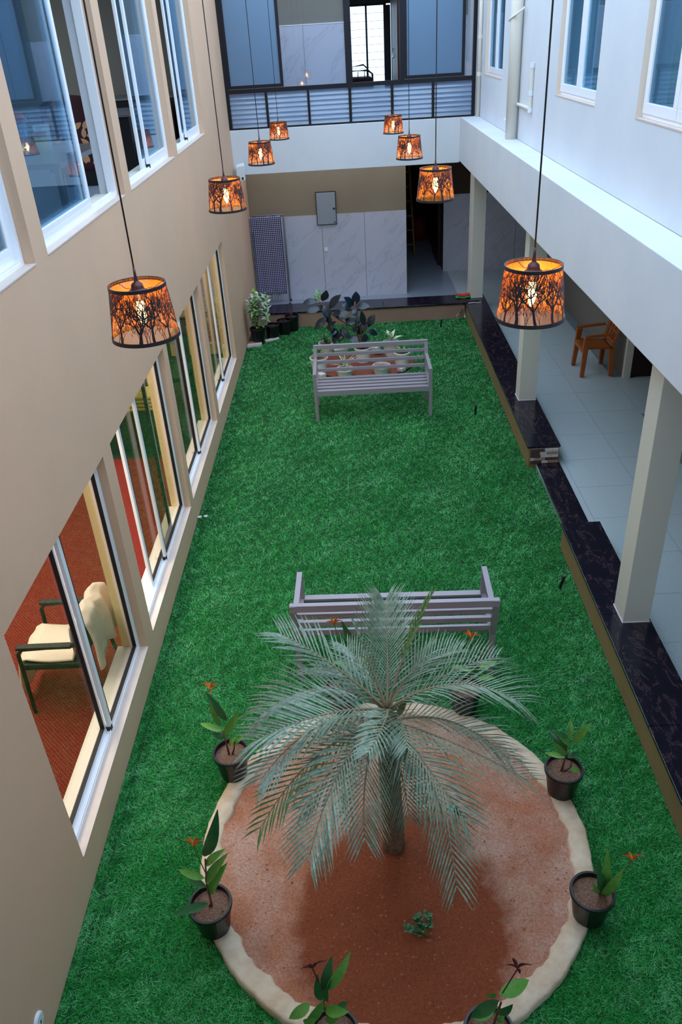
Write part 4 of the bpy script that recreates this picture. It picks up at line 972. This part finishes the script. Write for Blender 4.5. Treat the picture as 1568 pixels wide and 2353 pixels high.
for st in ([(730, 620), (650, 480), (480, 380), (370, 300), (305, 215)], [(730, 620), (700, 480), (650, 360), (635, 255)], [(730, 620), (740, 500), (765, 460)]):
    MB().tube([Vector((rp_.x, 11.62, .22))]+[rpt(*q) for q in st[1:]], [.014]+[.008]*(len(st)-1), 6).build('stem', 'stem_brown', rb_, smooth=True)
RL = [(305, 220, 288, 98, .13), (335, 215, 375, 110, .12), (300, 210, 150, 232, .10), (320, 280, 188, 322, .11), (395, 290, 512, 155, .13), (350, 250, 400, 378, .14), (378, 360, 268, 482, .12),
      (465, 408, 378, 478, .10), (440, 350, 596, 335, .14), (640, 255, 655, 122, .14), (632, 260, 538, 178, .11), (645, 270, 786, 262, .11), (620, 290, 520, 235, .11), (640, 320, 645, 445, .15),
      (735, 455, 704, 305, .09), (770, 462, 832, 340, .12), (760, 490, 855, 532, .10), (520, 455, 592, 575, .11), (600, 540, 665, 605, .12), (735, 520, 742, 602, .11), (530, 500, 488, 602, .10),
      (640, 455, 722, 522, .12), (550, 385, 645, 425, .11), (610, 300, 672, 335, .10), (700, 400, 745, 470, .11), (600, 400, 560, 440, .10), (470, 380, 520, 330, .10), (350, 300, 300, 260, .08), (720, 580, 640, 560, .1)]
random.seed(8)
for k in range(14):
    X_ = random.uniform(400, 780); Y_ = random.uniform(270, 560); RL.append((X_, Y_, X_+random.uniform(-75, 75), Y_+random.uniform(-40, 95), .12))
for k, (x0, y0, x1, y1, w_) in enumerate(RL):
    e = random.uniform(-.10, .10); MB().leaf(rpt(x0, y0), rpt(x1, y1, e), w_*1.0, up=(random.uniform(-.5, .5), -.8, .7), droop=.06, n=8, fold=.18, shape=1.35).build('leaf', 'leaf_rubber_light' if k == 0 else 'leaf_rubber', rb_, smooth=True)
for q in ((305, 225), (640, 255)): MB().leaf(rpt(*q), rpt(q[0]+6, q[1]-40), .015, up=(0, -1, 0)).build('bud', 'flower_orange', rb_)
blu = at(*cz(860, 705), 2, .05); ag = thing('small_succulent', 'small blue green agave in the soil of the far bed', 'plant', (blu.x, blu.y, .03))
for k in range(14):
    a = k*2.4; MB().leaf((blu.x, blu.y, .03), (blu.x+.1*math.cos(a), blu.y+.1*math.sin(a), .10), .022, n=4).build('leaf', 'palm_leaf', ag)

# ================================================================ SMALL THINGS ON THE LAWN
def spike(label, u, v, tilt=.02, m='black_plastic', lens=True):
    p = at(u, v, 2, 0); t = thing('spike_light', label, 'garden light', (p.x, p.y, 0), None)
    MB().tube([(p.x, p.y, -.01), (p.x+tilt, p.y-.01, .09), (p.x+tilt*1.3, p.y-.012, .15)], [.010, .014, .018], 10).build('body', m, t, smooth=True)
    if lens: MB().lathe([(0, .001), (.014, .001), (.016, -.004)], (p.x+tilt*1.3, p.y-.012, .151), 12).build('lens', 'teal_lens' if lens == 2 else 'steel', t)
spike('black spike light in the lawn beside the near parapet', 1286, 1352)
spike('black spike light in the lawn below the far bench level, near the brick faced end', 1092, 953, .005)
sl = spike('dark spike light with a teal lens at the far right of the lawn', 1013, 752, .01, lens=2)
pt = at(1060, 1868, 2, .05); sl2 = thing('spike_light', 'black spike light with a teal lens lying in the soil beside the palm', 'garden light', (pt.x, pt.y, .05))
MB().tube([(pt.x, pt.y, .04), (pt.x-.05, pt.y-.01, .11)], [.014, .018], 10).build('body', 'black_plastic', sl2); MB().tube([(pt.x-.05, pt.y-.01, .11), (pt.x-.054, pt.y-.011, .117)], .0165, 10).build('lens', 'teal_lens', sl2)
fp = at(467, 1195, 2, .0)
wf_ = thing('white_blossom', 'tiny fallen white blossoms on the turf edge by the left wall', 'flower', (fp.x, fp.y, 0))
for dx, dy in ((-.03, 0), (.035, .01)):
    b = MB()
    for k in range(5):
        a = k*2*PI/5; b.leaf((fp.x+dx, fp.y+dy, .033), (fp.x+dx+.03*math.cos(a), fp.y+dy+.03*math.sin(a), .042), .02, n=3)
    b.build('petals', 'white_ceramic', wf_, solid=.002)
dd = at(85, 2345, 0, XL)
dt = thing('wall_step_light', 'round white fitting low on the left wall at the bottom corner', 'wall light', (XL, dd.y, dd.z))
cap_ = MB(); o_ = len(cap_.V)
for (r, x) in ((.048, 0), (.048, .010), (.040, .016), (.0, .017)):
    for k in range(28): cap_.V.append((XL+x, dd.y+r*math.cos(2*PI*k/28), dd.z-.01+r*math.sin(2*PI*k/28)))
for i in range(3):
    for k in range(28): cap_.F.append((i*28+k, i*28+(k+1) % 28, (i+1)*28+(k+1) % 28, (i+1)*28+k))
cap_.build('cover', 'white_plastic', dt, smooth=False)
B(XL+.014, dd.y-.006, dd.z-.02, XL+.019, dd.y+.006, dd.z).build('screw', 'steel', dt)

# ================================================================ ORANGE CHAIR
oc = thing('plastic_chair', 'orange brown moulded plastic armchair in the covered walkway', 'chair', (3.42, 10.72, .05))
m = 'orange_plastic'; ox, oy = 3.42, 10.72
for sx, sy in ((-1, -1), (-1, 1), (1, -1), (1, 1)):
    bx, by = ox+sx*.20, oy+sy*.235; tx, ty = ox+sx*.19+(.0), oy+sy*.20
    zt = .62 if sx < 0 else .44
    w0, w1 = .026, .040
    tx = ox+sx*(.17 if sx < 0 else .19)
    MB().hexa([(bx-w0, by-w0, .05), (bx+w0, by-w0, .05), (bx+w0, by+w0, .05), (bx-w0, by+w0, .05), (tx-w1, ty-w0, zt), (tx+w1, ty-w0, zt), (tx+w1, ty+w0, zt), (tx-w1, ty+w0, zt)]).build('leg', m, oc, bevel=.006)
MB().grid(lambda a, b_: (ox-.22+.42*a, oy-.21+.42*b_, .46-.025*math.sin(PI*b_)*math.sin(PI*a)-.02*a+(-.015 if a < .05 else 0)), 10, 8).build('seat', m, oc, smooth=True, solid=.016)
B(ox-.225, oy-.20, .40, ox-.20, oy+.20, .455).build('seat_apron', m, oc, bevel=.006)
for s in (-1, 1):
    MB().hexa([(ox-.21, oy+s*.225-.026, .615), (ox+.20, oy+s*.225-.026, .64), (ox+.20, oy+s*.225+.026, .64), (ox-.21, oy+s*.225+.026, .615),
               (ox-.21, oy+s*.225-.022, .640), (ox+.20, oy+s*.225-.022, .675), (ox+.20, oy+s*.225+.022, .675), (ox-.21, oy+s*.225+.022, .640)]).build('armrest', m, oc, bevel=.008)
def backfn(a, b_): return (ox+.19+.10*b_+.03*math.cos(PI*(a-.5))*1.0, oy-.235+.47*a*(1), .46+.42*b_-.03*(2*a-1)**2*b_)
bb = MB()
for (a0, a1, b0, b1) in ((0, .14, 0, 1), (.86, 1, 0, 1), (.14, .86, .72, 1), (.14, .86, .0, .14), (.22, .34, .14, .72), (.44, .56, .14, .72), (.66, .78, .14, .72), (.14, .86, .40, .46)):
    bb.grid(lambda a, b_: backfn(a0+(a1-a0)*a, b0+(b1-b0)*b_), 4, 4)
bb.build('backrest', m, oc, smooth=True, solid=.016)

# ================================================================ CORRIDOR THINGS
rbp = thing('red_barrel', 'dark red barrel shaped pot deep in the far corridor', 'pot', (1.74, 19.6, .05))
MB().lathe([(0, 0), (.19, 0), (.22, .12), (.23, .3), (.2, .5), (.0, .5)], (1.72, 19.6, .05), 20).build('body', 'red_barrel', rbp, smooth=True)
random.seed(6); b = MB()
for k in range(60):
    a = random.uniform(0, 5.6); e = random.uniform(-.2, 1.2); c = Vector((1.72, 19.6, .6)); b.leaf(c, c+Vector((.22*math.cos(a)*math.cos(e), .2*math.sin(a)*math.cos(e), .26*math.sin(e))), .06, n=3)
b.build('foliage', 'leaf_deep', rbp)
ld = thing('bamboo_ladder', 'bamboo ladder leaning on the left side of the far corridor', 'ladder', (1.35, 18.4, .05))
for x0, x1 in ((1.16, 1.14), (1.50, 1.42)): MB().tube([(x0, 18.1, .05), (x1, 18.9, 2.5)], .022, 8).build('rail', 'bamboo', ld)
for k in range(8): t_ = (k+.7)/8.5; MB().tube([(1.16-.02*t_, 18.1+.8*t_, .05+2.45*t_), (1.50-.08*t_, 18.1+.8*t_, .05+2.45*t_)], .016, 8).build('rung', 'bamboo', ld)
cd_ = struct(B(1.90, 17.0, .05, 1.945, 18.2, 2.1).build('door_3', 'dark_wood'))
MB().tube([(1.89, 17.15, 1.0), (1.86, 17.15, 1.02), (1.86, 17.15, 1.18), (1.89, 17.15, 1.2)], .008, 6).build('door_handle', 'chrome', cd_)

# ================================================================ PIPES ON THE RIGHT WALL
dp = thing('drain_pipe', 'thick cream drain pipe standing on the right beam between the windows', 'pipe', (2.05, 10.6, 3.17))
MB().tube([(2.055, 10.58, 3.17), (2.055, 10.58, 5.6)], .068, 20).build('pipe', 'pipe_pvc', dp, smooth=True)
MB().tube([(2.10, 10.38, 4.52), (2.03, 10.46, 4.46), (1.98, 10.58, 4.42), (1.99, 10.68, 4.40), (2.11, 10.80, 4.42)], .012, 8).build('pipe_strap', 'pipe_pvc', dp, smooth=True)
tn = thing('thin_drain_pipe', 'thin white pipe in the far right corner beside the dark window frame', 'pipe', (2.10, 13.50, 3.17))
MB().tube([(2.10, 13.5, 3.17), (2.10, 13.5, 5.6)], .028, 12).build('pipe', 'pipe_pvc', tn, smooth=True)
for z in (3.72, 4.20, 4.75): MB().tube([(2.10, 13.5, z), (2.10, 13.5, z+.05)], .034, 12).build('collar', 'pipe_pvc', tn)
lp_ = thing('small_l_pipe', 'small L shaped cream water pipe right of the thick drain pipe', 'pipe', (2.11, 10.2, 3.55))
MB().tube([(2.108, 10.65, 3.55), (2.108, 9.86, 3.55)], .018, 10).build('pipe', 'pipe_pvc', lp_); MB().tube([(2.108, 9.83, 3.53), (2.108, 9.83, 3.99)], .018, 10).build('riser', 'pipe_pvc', lp_)
for z in (3.535, 3.70, 3.97): MB().tube([(2.108, 9.83, z-.02), (2.108, 9.83, z+.03)], .024, 10).build('fitting', 'white_plastic', lp_)
sp2 = thing('small_valve_pipe', 'short capped cream pipe with a valve left of the thick drain pipe', 'pipe', (2.11, 11.1, 3.3))
MB().tube([(2.108, 11.05, 3.30), (2.108, 11.05, 3.62)], .015, 8).build('pipe', 'pipe_pvc', sp2); MB().tube([(2.108, 11.02, 3.32), (2.108, 11.30, 3.32)], .016, 8).build('valve', 'white_plastic', sp2)

# ================================================================ THINGS IN THE ROOMS
ch = thing('armchair', 'dark metal armchair on the red carpet behind the nearest lower window', 'chair', (-2.35, 4.7, 0))
def cht(pts, r=.016): return MB().tube(pts, r, 8)
for yv, nm in ((4.44, 'a'), (4.98, 'b')):
    cht([(-2.60, yv, 0), (-2.58, yv, .60), (-2.54, yv, .64), (-2.10, yv, .66)]).build('front_leg', 'black_rubber', ch, smooth=True)
    cht([(-2.04, yv, 0), (-2.12, yv, .45), (-2.09, yv, .80)]).build('rear_leg', 'black_rubber', ch, smooth=True)
    B(-2.58, yv-.028, .645, -2.16, yv+.028, .675).build('armrest', 'black_rubber', ch, bevel=.012)
B(-2.60, 4.47, .40, -2.14, 4.95, .46).build('seat', 'black_rubber', ch, bevel=.02); B(-2.14, 4.48, .50, -2.09, 4.94, .80).build('backrest', 'black_rubber', ch, bevel=.02)
tw = thing('white_towel', 'cream white towel draped over the armchair behind the window', 'towel', (-2.35, 4.7, .46))
prof = [(-2.70, .10), (-2.685, .28), (-2.65, .44), (-2.58, .49), (-2.40, .478), (-2.22, .48), (-2.18, .55), (-2.165, .66), (-2.15, .80), (-2.11, .835), (-2.04, .80), (-2.00, .66), (-1.985, .46)]
def towfn(a, b_):
    f_ = a*(len(prof)-1); i = min(int(f_), len(prof)-2); t = f_-i; x = prof[i][0]*(1-t)+prof[i+1][0]*t; z = prof[i][1]*(1-t)+prof[i+1][1]*t
    wd2 = .21+.06*max(0, a-.55)/.45
    y_ = 4.70+wd2*(2*b_-1)+.03*math.sin(a*9)
    if a > .72: z -= .05*math.sin(b_*9+1)*(a-.72)*3; x += .012*math.sin(b_*21)
    x += .008*math.sin(b_*14+a*5); z += .006*math.sin(b_*11+a*12)-(.07*abs(b_-.4) if a < .10 else 0)
    return (x, y_+.02*math.sin(a*17), z)
MB().grid(towfn, 48, 20).build('cloth', 'towel_white', tw, smooth=True, solid=.012)
# green wooden chair and bamboo blind in the next room
gc = thing('slatted_wooden_chair', 'dark green wooden slat back chair behind the third lower window', 'chair', (-2.6, 10.5, 0))
for x, yv in ((-2.85, 10.2), (-2.85, 10.8), (-2.35, 10.2), (-2.35, 10.8)): B(x-.025, yv-.025, 0, x+.025, yv+.025, .46 if yv < 10.5 else 1.1).build('leg', 'dark_green_wood', gc)
B(-2.9, 10.15, .42, -2.3, 10.8, .48).build('seat', 'dark_green_wood', gc); B(-2.9, 10.78, 1.0, -2.3, 10.83, 1.12).build('back_rail', 'dark_green_wood', gc)
for k in range(4): B(-2.78+.13*k, 10.79, .48, -2.72+.13*k, 10.82, 1.0).build('back_slat', 'dark_green_wood', gc)
bl_ = thing('bamboo_blind', 'yellow bamboo blind hanging in the room behind the third lower window', 'blind', (-2.6, 11.4, 1.0))
rnd = MB()
for k in range(46): z = .55+.03*k; rnd.tube([(-3.3, 11.4, z), (-2.1, 11.4, z)], .011, 5)
MB().box(-3.3, 11.38, 1.93, -2.1, 11.42, 1.97).tube([(-3.1, 11.4, 1.95), (-3.1, 11.4, 2.9)], .006, 5).tube([(-2.3, 11.4, 1.95), (-2.3, 11.4, 2.9)], .006, 5).build('head_rail', 'bamboo', bl_)
bs = rnd.build('bamboo_slats', 'bamboo', bl_); bs['kind'] = 'stuff'
tb = thing('storage_rack', 'stacked yellow trays on a shelf behind the second lower window', 'trays', (-2.9, 9.2, 0))
B(-3.2, 9.0, 0, -2.3, 9.5, .5).build('shelf', 'dark_green_wood', tb)
for k in range(4): B(-2.9+.03*k, 9.05, .5+.05*k, -2.45, 9.4, .535+.05*k).build('tray', 'yellow_tray', tb, bevel=.008)
cb_ = thing('low_cabinet', 'dark brown low cabinet at the end of the red carpet', 'cabinet', (-3.9, 9.0, 0))
B(-4.6, 8.8, 0, -3.25, 9.25, .75).build('body', 'dark_wood', cb_, bevel=.006); B(-4.62, 8.78, .75, -3.23, 9.27, .78).build('top', 'black_cabinet', cb_)
# upper room
tbl = thing('side_table', 'grey table behind the near upper window holding the jug', 'table', (-2.6, 7.2, 3.03))
B(-3.15, 6.5, 3.62, -2.15, 7.85, 3.66).build('table_top', 'steel', tbl, bevel=.006)
for x, yv in ((-3.1, 6.55), (-2.2, 6.55), (-3.1, 7.8), (-2.2, 7.8)): B(x-.02, yv-.02, 3.03, x+.02, yv+.02, 3.62).build('leg', 'steel', tbl)
jg = thing('water_jug', 'clear jug with a pink lid and handle behind the near upper window', 'jug', (-2.6, 7.02, 3.66))
MB().lathe([(0, 0), (.06, 0), (.062, .02), (.066, .26), (.0, .26)], (-2.6, 7.02, 3.66), 20).build('body', 'clear_blue', jg, smooth=True)
MB().lathe([(0, .0), (.07, 0), (.07, .04), (.045, .075), (0, .08)], (-2.6, 7.02, 3.92), 20).build('lid', 'pink_plastic', jg, smooth=True)
MB().tube([(-2.6, 7.08, 3.94), (-2.58, 7.18, 3.93), (-2.58, 7.19, 3.75), (-2.6, 7.09, 3.73)], .012, 8).build('handle', 'white_plastic', jg, smooth=True)
mg = thing('measuring_cup', 'white cup with a pink rim beside the jug', 'cup', (-2.5, 7.2, 3.66))
MB().lathe([(0, 0), (.045, 0), (.05, .14), (.045, .14), (.04, .01), (0, .01)], (-2.5, 7.2, 3.66), 18).build('body', 'yellow_tray', mg, smooth=True); MB().lathe([(.045, 0), (.056, 0), (.056, .02), (.045, .02)], (-2.5, 7.2, 3.80), 18).build('rim', 'pink_plastic', mg)
tag(MB().lathe([(0, 0), (.06, 0), (.068, .20), (.063, .20), (.055, .01), (0, .01)], (-2.55, 7.42, 3.66), 20).build('white_tumbler', 'white_ceramic', smooth=True), 'white tumbler right of the pink lidded jug', 'cup')
dc = thing('draped_chair', 'chair covered in maroon cloth with tan leaf print in the upper room', 'chair', (-2.55, 8.7, 3.03))
B(-2.85, 8.45, 3.35, -2.35, 8.95, 3.48).build('seat', 'black_cabinet', dc)
for x, yv in ((-2.82, 8.5), (-2.38, 8.5), (-2.82, 8.92), (-2.38, 8.92)): MB().tube([(x, yv, 3.03), (x, yv, 3.40)], .014, 6).build('leg', 'chrome', dc)
fc = MB().grid(lambda a, b_: (-2.90+.62*a, 8.42+.22*b_*0+.03*math.sin(a*7)-.10*math.sin(PI*b_)*0+.10*b_, 3.36+.66*b_*(1-.12*(2*a-1)**2)), 20, 14).build('cloth', 'maroon_fabric', dc, smooth=True, solid=.05)
random.seed(14)
for k in range(22):
    a = random.uniform(.06, .94); b_ = random.uniform(.04, .94); an = random.uniform(0, 3.1)
    P = Vector((-2.90+.62*a, 8.42+.03*math.sin(a*7)+.10*b_-.032, 3.36+.66*b_*(1-.12*(2*a-1)**2))); d = Vector((math.cos(an), 0, math.sin(an)))*.05
    MB().leaf(P-d, P+d, .05, up=(0, -1, 0), fold=0, droop=.0, n=4).build('leaf_motif', 'leaf_print', dc)
bc = thing('black_cabinet', 'tall black cabinet seen through the open half of the third upper window', 'cabinet', (-2.9, 10.6, 3.03))
B(-3.2, 9.75, 3.03, -2.35, 10.9, 3.72).build('body', 'black_cabinet', bc, bevel=.01); B(-3.22, 9.73, 3.72, -2.33, 10.92, 3.74).build('top', 'steel', bc)
bc2 = thing('black_cabinet', 'second black cabinet behind the farthest upper window', 'cabinet', (-2.8, 11.8, 3.03))
B(-3.2, 11.3, 3.03, -2.15, 12.2, 3.80).build('body', 'black_cabinet', bc2, bevel=.01); B(-3.22, 11.28, 3.80, -2.13, 12.22, 3.82).build('top', 'steel', bc2)
